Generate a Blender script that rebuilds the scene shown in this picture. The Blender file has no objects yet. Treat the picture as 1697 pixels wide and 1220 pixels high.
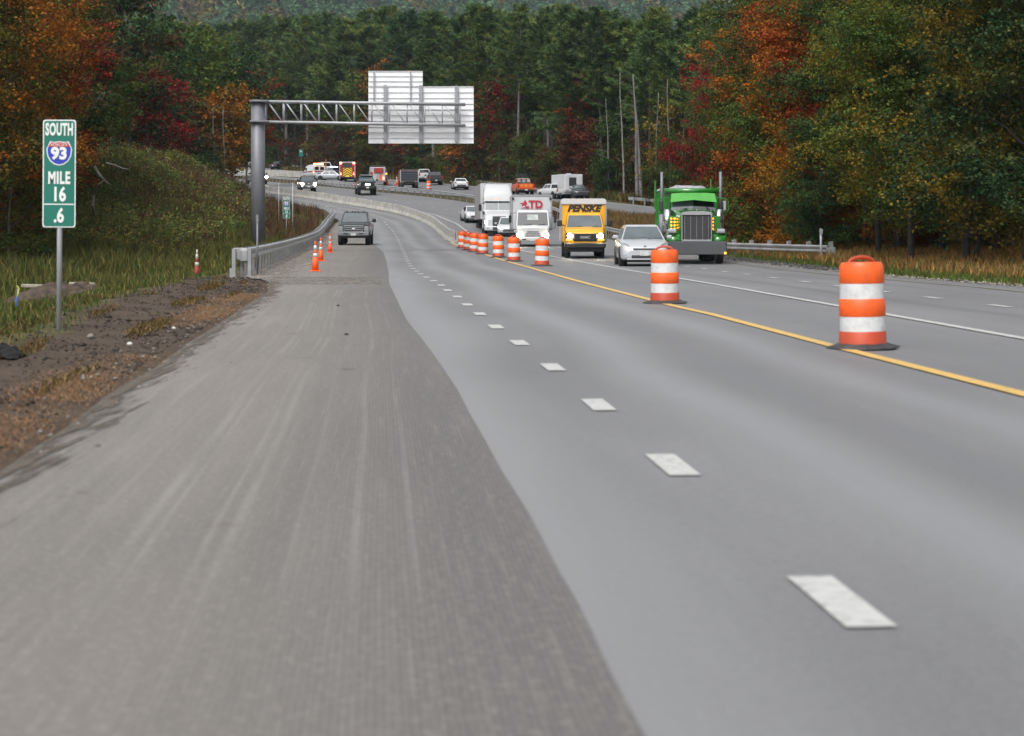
import bpy, math, random
import numpy as np
from mathutils import Vector, Matrix
PI = math.pi
R = math.radians
rnd = random.Random(7)
scene = bpy.context.scene
COL = scene.collection

# ------------------------------------------------------------------ camera
FPX, CXP, HOR, CAMZ = 3065.0, 848.5, 380.0, 1.31      # focal length, centre and horizon measured on the photograph
cam_d = bpy.data.cameras.new('camera')
cam = bpy.data.objects.new('camera', cam_d)
COL.objects.link(cam)
cam.location = (0, 0, CAMZ)
cam.rotation_euler = (R(90), 0, 0)
cam_d.sensor_width = 36
cam_d.lens = 36 * FPX / 1697
cam_d.shift_y = -(610 - HOR) / 1697
cam_d.clip_start = 0.1
cam_d.clip_end = 6000
cam_d.dof.use_dof = True
cam_d.dof.focus_distance = 135
cam_d.dof.aperture_fstop = 3.2
scene.camera = cam

# ------------------------------------------------------------------ sky and sun (soft overcast)
w = bpy.data.worlds.new('World')
scene.world = w
w.use_nodes = True
nt = w.node_tree
nt.nodes.clear()
out = nt.nodes.new('ShaderNodeOutputWorld')
bg = nt.nodes.new('ShaderNodeBackground')
sky = nt.nodes.new('ShaderNodeTexSky')
sky.sky_type = 'NISHITA'
sky.sun_disc = False
SUN_EL, SUN_AZ = 54, 204          # degrees; azimuth clockwise from +Y (behind the camera, a little to its left)
sky.sun_elevation = R(SUN_EL)
sky.sun_rotation = R(SUN_AZ)
sky.air_density = 1.0
sky.dust_density = 4.0
hs = nt.nodes.new('ShaderNodeHueSaturation')
hs.inputs['Saturation'].default_value = 0.20
nt.links.new(sky.outputs[0], hs.inputs['Color'])
nt.links.new(hs.outputs[0], bg.inputs[0])
bg.inputs[1].default_value = 0.13
nt.links.new(bg.outputs[0], out.inputs[0])
sd = bpy.data.lights.new('sun', 'SUN')
sd.energy = 1.1
sd.angle = R(18)
sd.color = (1, 0.97, 0.92)
sun = bpy.data.objects.new('sun', sd)
COL.objects.link(sun)
_az, _el = R(SUN_AZ), R(SUN_EL)
_dir = Vector((math.sin(_az) * math.cos(_el), math.cos(_az) * math.cos(_el), math.sin(_el)))
sun.rotation_euler = _dir.to_track_quat('Z', 'Y').to_euler()
sun.location = _dir * 200
vs = scene.view_settings
vs.view_transform = 'Standard'
vs.look = 'None'
vs.gamma = 1
vs.use_curve_mapping = False
vs.exposure = 0.78
cy = scene.cycles
cy.max_bounces = 6
cy.diffuse_bounces = 3
cy.glossy_bounces = 3
cy.transmission_bounces = 3
cy.volume_bounces = 0
cy.transparent_max_bounces = 8
cy.use_denoising = True
cy.use_adaptive_sampling = True

# ------------------------------------------------------------------ materials
MATS = {}
def M(name, rgb, rough=0.6, metal=0.0, var=0.10, scale=2.0, bump=0.0, emit=None, est=0.0, spec=0.5, coat=0.0, dirt=None, dscale=1.2):
    if name in MATS:
        return MATS[name]
    m = bpy.data.materials.new(name)
    m.use_nodes = True
    t = m.node_tree
    b = t.nodes['Principled BSDF']
    b.inputs['Roughness'].default_value = rough
    b.inputs['Metallic'].default_value = metal
    b.inputs['Specular IOR Level'].default_value = spec
    b.inputs['Coat Weight'].default_value = coat
    tc = t.nodes.new('ShaderNodeTexCoord')
    n = t.nodes.new('ShaderNodeTexNoise')
    n.inputs['Scale'].default_value = scale
    n.inputs['Detail'].default_value = 5
    oi = t.nodes.new('ShaderNodeObjectInfo')            # every copy gets its own patch of the wear pattern
    of = t.nodes.new('ShaderNodeVectorMath'); of.operation = 'SCALE'; of.inputs[0].default_value = (31, 17, 23)
    t.links.new(oi.outputs['Random'], of.inputs['Scale'])
    ad = t.nodes.new('ShaderNodeVectorMath'); ad.operation = 'ADD'
    t.links.new(tc.outputs['Object'], ad.inputs[0]); t.links.new(of.outputs[0], ad.inputs[1])
    t.links.new(ad.outputs[0], n.inputs['Vector'])
    mr = t.nodes.new('ShaderNodeMapRange')
    mr.inputs['From Min'].default_value = 0.3
    mr.inputs['From Max'].default_value = 0.7
    mr.inputs['To Min'].default_value = 1 - var
    mr.inputs['To Max'].default_value = 1 + var
    t.links.new(n.outputs['Fac'], mr.inputs['Value'])
    vm = t.nodes.new('ShaderNodeVectorMath')
    vm.operation = 'SCALE'
    vm.inputs[0].default_value = rgb[:3]
    t.links.new(mr.outputs[0], vm.inputs['Scale'])
    last = vm.outputs[0]
    if dirt:
        n2 = t.nodes.new('ShaderNodeTexNoise')
        n2.inputs['Scale'].default_value = dscale
        n2.inputs['Detail'].default_value = 8
        n2.inputs['Roughness'].default_value = 0.7
        t.links.new(ad.outputs[0], n2.inputs['Vector'])
        r2 = t.nodes.new('ShaderNodeMapRange')
        r2.inputs['From Min'].default_value = 0.45
        r2.inputs['From Max'].default_value = 0.75
        r2.inputs['To Max'].default_value = dirt[3]
        t.links.new(n2.outputs['Fac'], r2.inputs['Value'])
        mx = t.nodes.new('ShaderNodeMix')
        mx.data_type = 'RGBA'
        t.links.new(r2.outputs[0], mx.inputs[0])
        t.links.new(last, mx.inputs[6])
        mx.inputs[7].default_value = (*dirt[:3], 1)
        last = mx.outputs[2]
    t.links.new(last, b.inputs['Base Color'])
    if bump:
        bp = t.nodes.new('ShaderNodeBump')
        bp.inputs['Strength'].default_value = 1
        bp.inputs['Distance'].default_value = bump
        t.links.new(n.outputs['Fac'], bp.inputs['Height'])
        t.links.new(bp.outputs[0], b.inputs['Normal'])
    if emit:
        b.inputs['Emission Color'].default_value = (*emit, 1)
        b.inputs['Emission Strength'].default_value = est
    MATS[name] = m
    return m

# ------------------------------------------------------------------ mesh helper
class MB:
    def __init__(s):
        s.v, s.f, s.mi, s.mats, s.sm = [], [], [], [], []
        s.cur, s.smooth = 0, False
    def m(s, mat):
        if mat not in s.mats:
            s.mats.append(mat)
        s.cur = s.mats.index(mat)
        return s
    def face(s, idx):
        s.f.append(tuple(idx)); s.mi.append(s.cur); s.sm.append(s.smooth)
    def poly(s, pts):
        k = len(s.v)
        s.v += [tuple(p) for p in pts]
        s.face(range(k, k + len(pts)))
        return s
    def box(s, cx, cy, cz, sx, sy, sz, bev=0.0):
        x, y, z = sx / 2, sy / 2, sz / 2
        if bev <= 0:
            k = len(s.v)
            for dz in (-z, z):
                for dx, dy in ((-x, -y), (x, -y), (x, y), (-x, y)):
                    s.v.append((cx + dx, cy + dy, cz + dz))
            for q in ((0, 3, 2, 1), (4, 5, 6, 7), (0, 1, 5, 4), (1, 2, 6, 5), (2, 3, 7, 6), (3, 0, 4, 7)):
                s.face([k + i for i in q])
            return s
        b = min(bev, x * .99, y * .99, z * .99)
        k = len(s.v)
        idx = {}
        for ix in (-1, 1):
            for iy in (-1, 1):
                for iz in (-1, 1):
                    for a in range(3):
                        p = [ix * (x - b), iy * (y - b), iz * (z - b)]
                        p[a] = (ix, iy, iz)[a] * (x, y, z)[a]
                        idx[ix, iy, iz, a] = len(s.v)
                        s.v.append((cx + p[0], cy + p[1], cz + p[2]))
        def q(*c):
            s.face([idx[i] for i in c])
        for sg in (1, -1):
            o = (lambda l: l) if sg > 0 else (lambda l: l[::-1])
            q(*o([(sg, -1, -1, 0), (sg, 1, -1, 0), (sg, 1, 1, 0), (sg, -1, 1, 0)]))
            q(*o([(-1, sg, -1, 1), (-1, sg, 1, 1), (1, sg, 1, 1), (1, sg, -1, 1)]))
            q(*o([(-1, -1, sg, 2), (1, -1, sg, 2), (1, 1, sg, 2), (-1, 1, sg, 2)]))
        for a, b2, c in ((0, 1, 2), (1, 2, 0), (2, 0, 1)):
            for sa in (-1, 1):
                for sb in (-1, 1):
                    def key(sc, ax):
                        t = [0, 0, 0]; t[a] = sa; t[b2] = sb; t[c] = sc
                        return (*t, ax)
                    l = [key(-1, a), key(-1, b2), key(1, b2), key(1, a)]
                    if sa * sb < 0: l = l[::-1]
                    q(*l)
        for ix in (-1, 1):
            for iy in (-1, 1):
                for iz in (-1, 1):
                    l = [(ix, iy, iz, 0), (ix, iy, iz, 1), (ix, iy, iz, 2)]
                    if ix * iy * iz < 0: l = l[::-1]
                    q(*l)
        return s
    def ring(s, rings, cap=True, closed=True):
        n = len(rings[0])
        k = len(s.v)
        for r_ in rings:
            s.v += [tuple(p) for p in r_]
        for i in range(len(rings) - 1):
            for j in range(n if closed else n - 1):
                a = k + i * n + j; b = k + i * n + (j + 1) % n
                s.face((a, b, b + n, a + n))
        if cap and closed:
            s.face([k + j for j in range(n)][::-1])
            s.face([k + (len(rings) - 1) * n + j for j in range(n)])
        return s
    def cyl(s, p0, p1, r0, r1=None, n=10, cap=True):
        r1 = r0 if r1 is None else r1
        p0, p1 = Vector(p0), Vector(p1)
        d = (p1 - p0).normalized()
        u = d.orthogonal().normalized(); v = d.cross(u)
        sm = s.smooth; s.smooth = n >= 8
        rr = []
        for p, r_ in ((p0, r0), (p1, r1)):
            rr.append([p + (u * math.cos(2 * PI * j / n) + v * math.sin(2 * PI * j / n)) * r_ for j in range(n)])
        k = len(s.v)
        s.ring(rr, cap=False)
        s.smooth = False
        if cap:
            s.face([k + j for j in range(n)][::-1]); s.face([k + n + j for j in range(n)])
        s.smooth = sm
        return s
    def tube(s, pts, rad, n=6):
        pts = [Vector(p) for p in pts]
        rads = rad if isinstance(rad, (list, tuple)) else [rad] * len(pts)
        rr = []
        u = None
        for i, p in enumerate(pts):
            d = (pts[min(i + 1, len(pts) - 1)] - pts[max(i - 1, 0)]).normalized()
            if u is None: u = d.orthogonal().normalized()
            u = (u - d * u.dot(d)).normalized()
            v = d.cross(u)
            rr.append([p + (u * math.cos(2 * PI * j / n) + v * math.sin(2 * PI * j / n)) * rads[i] for j in range(n)])
        return s.ring(rr)
    def prism(s, pts, axis, a0, a1):
        """polygon pts in the two other axes (order of x,y,z kept), extruded along axis"""
        def mk(p, a):
            l = list(p); l.insert(axis, a); return l
        return s.ring([[mk(p, a0) for p in pts], [mk(p, a1) for p in pts]])
    def disc(s, c, r, axis_vec, n=14):
        c = Vector(c); d = Vector(axis_vec).normalized(); u = d.orthogonal().normalized(); v = d.cross(u)
        return s.poly([c + (u * math.cos(2 * PI * j / n) + v * math.sin(2 * PI * j / n)) * r for j in range(n)])
    def xform(s, mat, start=0):
        for i in range(start, len(s.v)):
            s.v[i] = tuple(mat @ Vector(s.v[i]))
        return s
    def mesh(s, name):
        me = bpy.data.meshes.new(name)
        me.from_pydata(s.v, [], s.f)
        for mt in s.mats: me.materials.append(mt)
        me.polygons.foreach_set('material_index', s.mi)
        me.polygons.foreach_set('use_smooth', s.sm)
        me.validate()
        me.update()
        return me
    def build(s, name, parent=None, mat=None):
        if mat: s.mats = [mat]; s.mi = [0] * len(s.f)
        return link(name, s.mesh(name), parent)

def link(name, data, parent=None):
    o = bpy.data.objects.new(name, data)
    COL.objects.link(o)
    if parent: o.parent = parent
    return o
def tag(o, label=None, cat=None, group=None, kind=None):
    if label: o['label'] = label
    if cat: o['category'] = cat
    if group: o['group'] = group
    if kind: o['kind'] = kind
    return o
def thing(name, label, cat, loc=(0, 0, 0), rz=0, group=None):
    o = link(name, None)
    o.empty_display_size = 0.3
    o.location = loc
    o.rotation_euler = (0, 0, rz)
    return tag(o, label, cat, group)
def kids(o):
    return [c for c in CH.get(o.name, [])]
def copy_tree(o, loc=None, rz=None, label=None, group=None, parent=None):
    c = o.copy()
    COL.objects.link(c)
    if parent is not None: c.parent = parent
    for ch in list(o.children):
        copy_tree(ch, parent=c)
    if loc is not None: c.location = loc
    if rz is not None: c.rotation_euler = (0, 0, rz)
    if label: c['label'] = label
    if group: c['group'] = group
    return c
def np_mesh(name, V, F, mats, loops_per=4, smooth=False):
    """V (n,3), F (m,k) arrays"""
    me = bpy.data.meshes.new(name)
    V = np.asarray(V, dtype=np.float32); F = np.asarray(F, dtype=np.int32)
    k = F.shape[1]
    me.vertices.add(len(V)); me.vertices.foreach_set('co', V.ravel())
    me.loops.add(F.size); me.loops.foreach_set('vertex_index', F.ravel())
    me.polygons.add(len(F))
    me.polygons.foreach_set('loop_start', np.arange(0, F.size, k, dtype=np.int32))
    me.polygons.foreach_set('loop_total', np.full(len(F), k, dtype=np.int32))
    if smooth: me.polygons.foreach_set('use_smooth', np.ones(len(F), dtype=bool))
    for m_ in mats: me.materials.append(m_)
    me.update(calc_edges=True)
    return me
_tc = {}
def text_mesh(body, size, mat, shear=0.0, bold=0.0, sx=1.0, spacing=1.0, depth=0.004):
    cu = bpy.data.curves.new('lettering', 'FONT')
    cu.body = body; cu.size = size; cu.align_x = 'CENTER'; cu.align_y = 'CENTER'
    cu.shear = shear; cu.offset = bold; cu.extrude = depth; cu.space_character = spacing
    cu.resolution_u = 3
    o = bpy.data.objects.new('lettering', cu)
    COL.objects.link(o)
    bpy.context.view_layer.update()
    me = bpy.data.meshes.new_from_object(o.evaluated_get(bpy.context.evaluated_depsgraph_get()))
    bpy.data.objects.remove(o)
    me.transform(Matrix.Diagonal((sx, 1, 1, 1)))
    me.materials.clear(); me.materials.append(mat)
    return me
def text(body, size, mat, loc, parent, rot=(R(90), 0, 0), name='lettering', **k):
    o = link(name, text_mesh(body, size, mat, **k), parent)
    o.location = loc; o.rotation_euler = rot
    return o

# ------------------------------------------------------------------ the lie of the land
LANDMARKS = [(215, 'the slope crest'), (245, 'the leftmost glimpsed car'), (281, 'the second glimpsed car'), (320, 'the white car by the dark tree'), (352, 'the pale stems'), (385, 'the road before the gantry'),
             (425, 'the gantry column'), (465, 'the black sedan'), (499, 'the tiny green marker'), (518, 'the ambulance'), (545, 'the police car'), (580, 'the fire engine'), (605, 'the black lifted pickup'), (628, 'the fire tanker'), (655, 'the small glowing cone'), (678, 'the dark dump truck'),
             (702, 'the white pickup'), (722, 'the charcoal pickup'), (745, 'the gap before the low sedan'), (765, 'the white low sedan'), (792, 'the trailer of the semi truck'), (825, 'the semi truck'), (850, 'the box truck roof'), (868, 'the orange pickup'), (893, 'the empty far rail'),
             (917, 'the service pickup'), (941, 'the enclosed trailer'), (960, 'the grey jeep'), (990, 'the yellow van edge'), (1012, 'the slanting birch'), (1035, 'the thin rail end'), (1058, 'the grey trunk cluster'), (1085, 'the short far guardrail'), (1112, 'the upright birch'), (1135, 'the green truck'), (1165, 'the crimson maple'), (1200, 'the truck exhaust stack')]
def near(px):
    return min(LANDMARKS, key=lambda l: abs(l[0] - px))[1]
_used = {}
def uniq(lb):
    """a second tree of the same row over the same landmark is told apart by its side"""
    _used[lb] = _used.get(lb, 0) + 1
    return lb if _used[lb] == 1 else lb + (', further one' if _used[lb] == 2 else ', deepest one')
def interp(x, pts):
    return float(np.interp(x, [p[0] for p in pts], [p[1] for p in pts]))
GP = [(-200, 0), (60, 0), (80, .05), (100, .17), (130, .45), (150, .95), (165, 1.75), (180, 2.95), (200, 4.6), (225, 6.1), (250, 7.3),
      (300, 9.8), (350, 12.6), (370, 13.75), (390, 14.7), (430, 16.3), (500, 19), (650, 26), (900, 62), (1150, 112), (1500, 188), (1800, 205), (3000, 120)]
_gx = np.arange(-200, 3001, 2.0)
_gy = np.interp(_gx, [p[0] for p in GP], [p[1] for p in GP])
_k = np.hanning(13); _k /= _k.sum()
_gy = np.convolve(np.pad(_gy, 6, mode='edge'), _k, mode='valid')
_gy[_gx < 60] = 0
def g(y):
    return float(np.interp(y, _gx, _gy))
# lines that follow the road: (distance ahead, sideways), metres
XL = [(-60, 2.6), (0, -1.9), (10.5, -2.75), (12.4, -2.9), (14.6, -3.14), (17.3, -3.3), (21.2, -3.66), (26.1, -4.03), (33.2, -4.63), (38.3, -5.0),
      (46, -6.0), (52, -7.2), (87, -10.0), (118, -12.3), (139, -14.0), (156, -15.3), (170, -16.0), (184, -18.7), (190, -22), (196, -27), (210, -33), (225, -39), (240, -50), (262, -72), (290, -110)]
XR = [(-60, 18), (0, 14.3), (20, 12.9), (41.9, 11.6), (51.6, 10.45), (58.3, 9.95), (77.3, 9.1), (132, 7.3), (160, 5.6), (176, 3.6), (184, .6), (193, -4.1), (206, -9.8), (220, -16.6),
      (238, -23.2), (255, -29.9), (283, -41.5), (308, -55.5), (335, -75), (370, -110)]
XD = [(-60, 6.1), (0, 1.62), (6.6, 1.14), (10.2, .89), (13.9, .63), (17.5, .385), (21.2, .09), (24.8, -.22), (28.7, -.51), (32.2, -.79), (35.9, -1.07), (39.4, -1.37),
      (44, -1.72), (50, -2.3), (56, -2.85), (64, -3.5), (75, -4.25), (85, -4.9), (95, -5.55), (110, -6.6), (125, -7.6), (140, -8.7), (155, -10.0), (167, -11.5), (175, -13.8), (183, -16.6), (195, -22.0), (203, -26), (212, -31), (235, -45), (258, -66)]
XM = [(-60, 4.0), (0, .75), (4.9, .33), (5.6, .28), (6.33, .24), (7.1, .175), (8.4, .086), (9.93, -.05), (12.57, -.256), (13.05, -.297), (15, -.44), (17.3, -.64), (19.75, -.86), (22.3, -1.1), (26.6, -1.52), (37, -2.35), (45, -3.0),
      (55.5, -3.7), (75, -5.1), (95, -6.6), (120, -9.0), (140, -10.6), (158, -12.2), (168, -13.6)]
XY = [(-60, 8.4), (0, 5.15), (14.6, 4.04), (20.6, 3.58), (28.3, 3.06), (30.9, 2.79), (45, 1.75), (61.9, .63), (78, -.55), (91, -1.45), (108, -2.9), (122, -3.9), (130, -4.5), (136, -5.0)]
XW = [(-60, 11.9), (0, 7.6), (22.1, 6.1), (43.9, 4.8), (61.4, 3.5), (80, 2.1), (98, .6), (113, -.4), (127, -1.5), (142, -2.9), (153, -3.7), (165, -4.9), (176, -7.2), (184, -10.6), (195, -15.5), (206, -20.5), (216, -27), (226, -32), (250, -46), (270, -62)]
XC = [(-60, 15.2), (0, 10.6), (31.5, 8.3), (38.2, 7.8), (45.7, 7.3), (53.3, 6.8), (63.8, 6.1), (86, 4.6), (108, 2.75), (130, 1.4), (155, .3), (170, -1.7), (181, -5.3), (192, -10.0), (204, -15.2), (214, -20.5), (226, -26.8), (245, -36.0), (270, -50), (290, -62)]
XBAR = [(124, -3.75), (132, -4.5), (142, -5.1), (152, -5.9), (162, -6.9), (171.5, -8.8), (178.5, -10.9), (182, -12.5), (188, -15.4), (192, -17.6), (204, -23.5), (216, -29), (225, -34.2), (240, -43.5), (262, -60)]
def X(line, y):
    return interp(y, line)
# far carriageway, seen beyond the steel rail
XN1 = [(150, 22), (160, 17), (170, 12.5), (176, 9.4), (184, 6.0), (192, 2.6), (200, -2.2), (210, -8.4), (222, -15), (240, -22.7), (262, -28.5), (285, -31.5), (300, -35.5), (309, -43), (318, -58), (330, -80), (345, -110)]
XN2 = [(162, 32), (174, 24), (184, 16.5), (194, 10.4), (206, 5.6), (226, -.6), (250, -6.6), (272, -11.6), (296, -17.2), (320, -25.5), (343, -34.5), (355, -42.7), (370, -50.5), (379, -58), (392, -74), (405, -110)]
def sst(a, b, x):
    t = min(1, max(0, (x - a) / (b - a)))
    return t * t * (3 - 2 * t)
def verge_width(y):
    return interp(y, [(0, 2.3), (24, 2.2), (33, 2.9), (40, 2.8), (50, 1.9), (58, 1.2)])
def terrain(x, y):
    z = g(y)
    d = X(XL, y) - x
    d2 = x - X(XR, y)
    if d > 0 and y < 320:
        z -= 0.85 * sst(verge_width(y), verge_width(y) + 4.5, d) * (1 - sst(52, 80, y)) * (1 - sst(-20, 8, -y + 10) * 0)
        z -= 0.35 * sst(.8, 3, d) * sst(52, 58, y) * (1 - sst(70, 95, y))
        z += (sst(78, 148, y) * (5.9 * sst(.8, 15, d) + 2.5 * sst(15, 45, d) + sst(2, 7, d) * (.42 * math.sin(x * .55 + y * .13) * math.sin(y * .19 + x * .2) + .22 * math.sin(x * 1.3 - y * .31)))) * (1 - sst(152, 196, y))
        z += 0.12 * math.sin(x * .9 + y * .35) * math.sin(x * .37 - y * .21) * sst(2, 6, d)
        if d > .6 and y < 50:
            z += .05 * math.sin(x * 3.1 + y * .9) * math.sin(y * 1.7 + x) * sst(.4, 2, d)
    if d2 > .8 and y < 165:
        z += 0.35 * sst(1, 9, d2) + .07 * math.sin(x * .8) * math.sin(y * .5) * sst(1, 4, d2)
    if y > 620:
        k = sst(620, 1300, y)
        z += k * (14 * math.sin(x * .006 + 1.2) + 9 * math.sin(x * .017 + y * .004) + 5 * math.sin(x * .04 + 2) )
        z -= k * 34 * math.exp(-((x - 158) / 55.0) ** 2)
        z += k * 26 * math.exp(-((x + 300) / 190.0) ** 2)
    return z
def gp(px, py):
    """ground point of the road plane seen at a pixel of the 1697 px wide photograph"""
    lo, hi = 4.0, 600.0
    for _ in range(50):
        m_ = (lo + hi) / 2
        if HOR - FPX * (g(m_) - CAMZ) / m_ > py: lo = m_
        else: hi = m_
    return ((px - CXP) * lo / FPX, lo, g(lo))
def row_ys(y0, y1, step=2.0):
    ys = [y0]
    y = math.floor(y0 / step) * step + step
    while y < y1 - 1e-6:
        ys.append(y)
        if 2 < y < 50:
            for q in (.5, 1.0, 1.5):
                if y + q < y1: ys.append(y + q)
        y += step
    ys.append(y1)
    return ys
def ribbon(name, f0, f1, y0, y1, mat, dz=0.0, nx=6, ref=None, kind='structure', parent=None):
    """a sheet between two lines that run with the road; UV = (metres across from ref, metres along)"""
    ys = row_ys(y0, y1)
    V, UV = [], []
    arc = 0; px_ = None
    for y in ys:
        a, b = f0(y), f1(y)
        rx = ref(y) if ref else a
        if px_ is not None: arc += math.hypot(y - px_[1], rx - px_[0])
        px_ = (rx, y)
        z = g(y) + dz
        for i in range(nx + 1):
            x = a + (b - a) * i / nx
            V.append((x, y, z)); UV.append((x - rx, arc))
    F = []
    n = nx + 1
    for i in range(len(ys) - 1):
        for j in range(nx):
            F.append((i * n + j, i * n + j + 1, (i + 1) * n + j + 1, (i + 1) * n + j))
    me = np_mesh(name, V, F, [mat])
    uv = me.uv_layers.new(name='UVMap')
    UVa = np.array(UV, dtype=np.float32)[np.array(F).ravel()]
    uv.data.foreach_set('uv', UVa.ravel())
    o = link(name, me, parent)
    if kind: o['kind'] = kind
    return o
L = lambda line, off=0.0: (lambda y: X(line, y) + off)
# ------------------------------------------------------------------ road and ground materials
def nodes(name):
    m = bpy.data.materials.new(name); m.use_nodes = True
    t = m.node_tree
    return m, t, t.nodes['Principled BSDF']
def N(t, typ, **k):
    n = t.nodes.new('ShaderNode' + typ)
    for a, b in k.items():
        if a.startswith('i_'): n.inputs[a[2:].replace('_', ' ')].default_value = b
        else: setattr(n, a, b)
    return n
def noise(t, vec, scale, detail=5, rough=.55, stretch=None):
    if stretch:
        mp = N(t, 'Mapping'); mp.inputs['Scale'].default_value = stretch
        t.links.new(vec, mp.inputs[0]); vec = mp.outputs[0]
    n = N(t, 'TexNoise'); n.inputs['Scale'].default_value = scale; n.inputs['Detail'].default_value = detail; n.inputs['Roughness'].default_value = rough
    t.links.new(vec, n.inputs['Vector'])
    return n.outputs['Fac']
def mrange(t, v, a, b, c=0., d=1.):
    n = N(t, 'MapRange'); n.inputs[1].default_value = a; n.inputs[2].default_value = b; n.inputs[3].default_value = c; n.inputs[4].default_value = d
    t.links.new(v, n.inputs[0]); return n.outputs[0]
def mixc(t, fac, a, b, mode='MIX'):
    n = N(t, 'Mix', data_type='RGBA', blend_type=mode)
    if isinstance(fac, (int, float)): n.inputs[0].default_value = fac
    else: t.links.new(fac, n.inputs[0])
    for s_, v in ((6, a), (7, b)):
        if isinstance(v, tuple): n.inputs[s_].default_value = (*v[:3], 1)
        else: t.links.new(v, n.inputs[s_])
    return n.outputs[2]
def math_(t, op, a, b=None):
    n = N(t, 'Math', operation=op)
    for i, v in enumerate((a, b)):
        if v is None: continue
        if isinstance(v, (int, float)): n.inputs[i].default_value = v
        else: t.links.new(v, n.inputs[i])
    return n.outputs[0]

def asphalt(name, base, light, dark, rough=.62, bands=()):
    m, t, b = nodes(name)
    uvn = N(t, 'UVMap'); uv = uvn.outputs[0]
    g1 = noise(t, uv, 1.1, 4, .6, (1.0, .10, 1))        # wheel-path streaks
    g2 = noise(t, uv, .12, 3, .5)                        # wide patches
    g3 = noise(t, uv, 90, 3, .8)                         # chippings
    c = mixc(t, mrange(t, g1, .35, .7), base, light)
    c = mixc(t, mrange(t, g2, .4, .75, 0, .6), c, dark)
    c = mixc(t, mrange(t, g3, .46, .60, 0, .5), c, dark)
    c = mixc(t, mrange(t, noise(t, uv, 14, 6, .8), .47, .60, 0, .38), c, dark)
    c = mixc(t, mrange(t, noise(t, uv, 34, 4, .85), .50, .60, 0, .55), c, light)
    c = mixc(t, mrange(t, noise(t, uv, .55, 7, .8, (1, .5, 1)), .60, .72, 0, .35), c, tuple(v * .55 for v in dark))
    c = mixc(t, mrange(t, noise(t, uv, 260, 2, .9), .62, .75, 0, .28), c, (.42, .42, .42))
    sep = N(t, 'SeparateXYZ'); t.links.new(uv, sep.inputs[0])
    for (u0, wd, col, amt) in bands:                    # worn wheel paths and oil lines: fixed places across the road
        d = math_(t, 'ABSOLUTE', math_(t, 'SUBTRACT', math_(t, 'ADD', sep.outputs[0], mrange(t, noise(t, uv, .05, 2), .3, .7, -.25, .25)), u0))
        f = mrange(t, d, wd, wd * .15, 0, amt)
        c = mixc(t, f, c, col)
    t.links.new(c, b.inputs['Base Color'])
    rr = mrange(t, g1, .3, .7, rough - .06, rough + .1)
    t.links.new(rr, b.inputs['Roughness'])
    bp = N(t, 'Bump'); bp.inputs['Strength'].default_value = .55; bp.inputs['Distance'].default_value = .004
    t.links.new(g3, bp.inputs['Height']); t.links.new(bp.outputs[0], b.inputs['Normal'])
    return m
A_BASE, A_LIGHT, A_DARK = (.146, .146, .149), (.192, .193, .197), (.098, .098, .101)
m_road = asphalt('asphalt', A_BASE, A_LIGHT, A_DARK, bands=[(.9, .55, (.235, .238, .248), .5), (2.6, .5, (.23, .233, .245), .45), (1.75, .35, (.125, .126, .135), .45), (-1.0, .8, (.24, .242, .25), .5),
     (4.6, .6, (.13, .132, .14), .5), (6.9, .5, (.19, .19, .2), .3), (7.9, .35, (.10, .10, .11), .5), (10.6, .4, (.115, .115, .125), .4)])
m_far = asphalt('asphalt_far', (.15, .152, .162), (.19, .192, .2), (.11, .11, .118))
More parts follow.
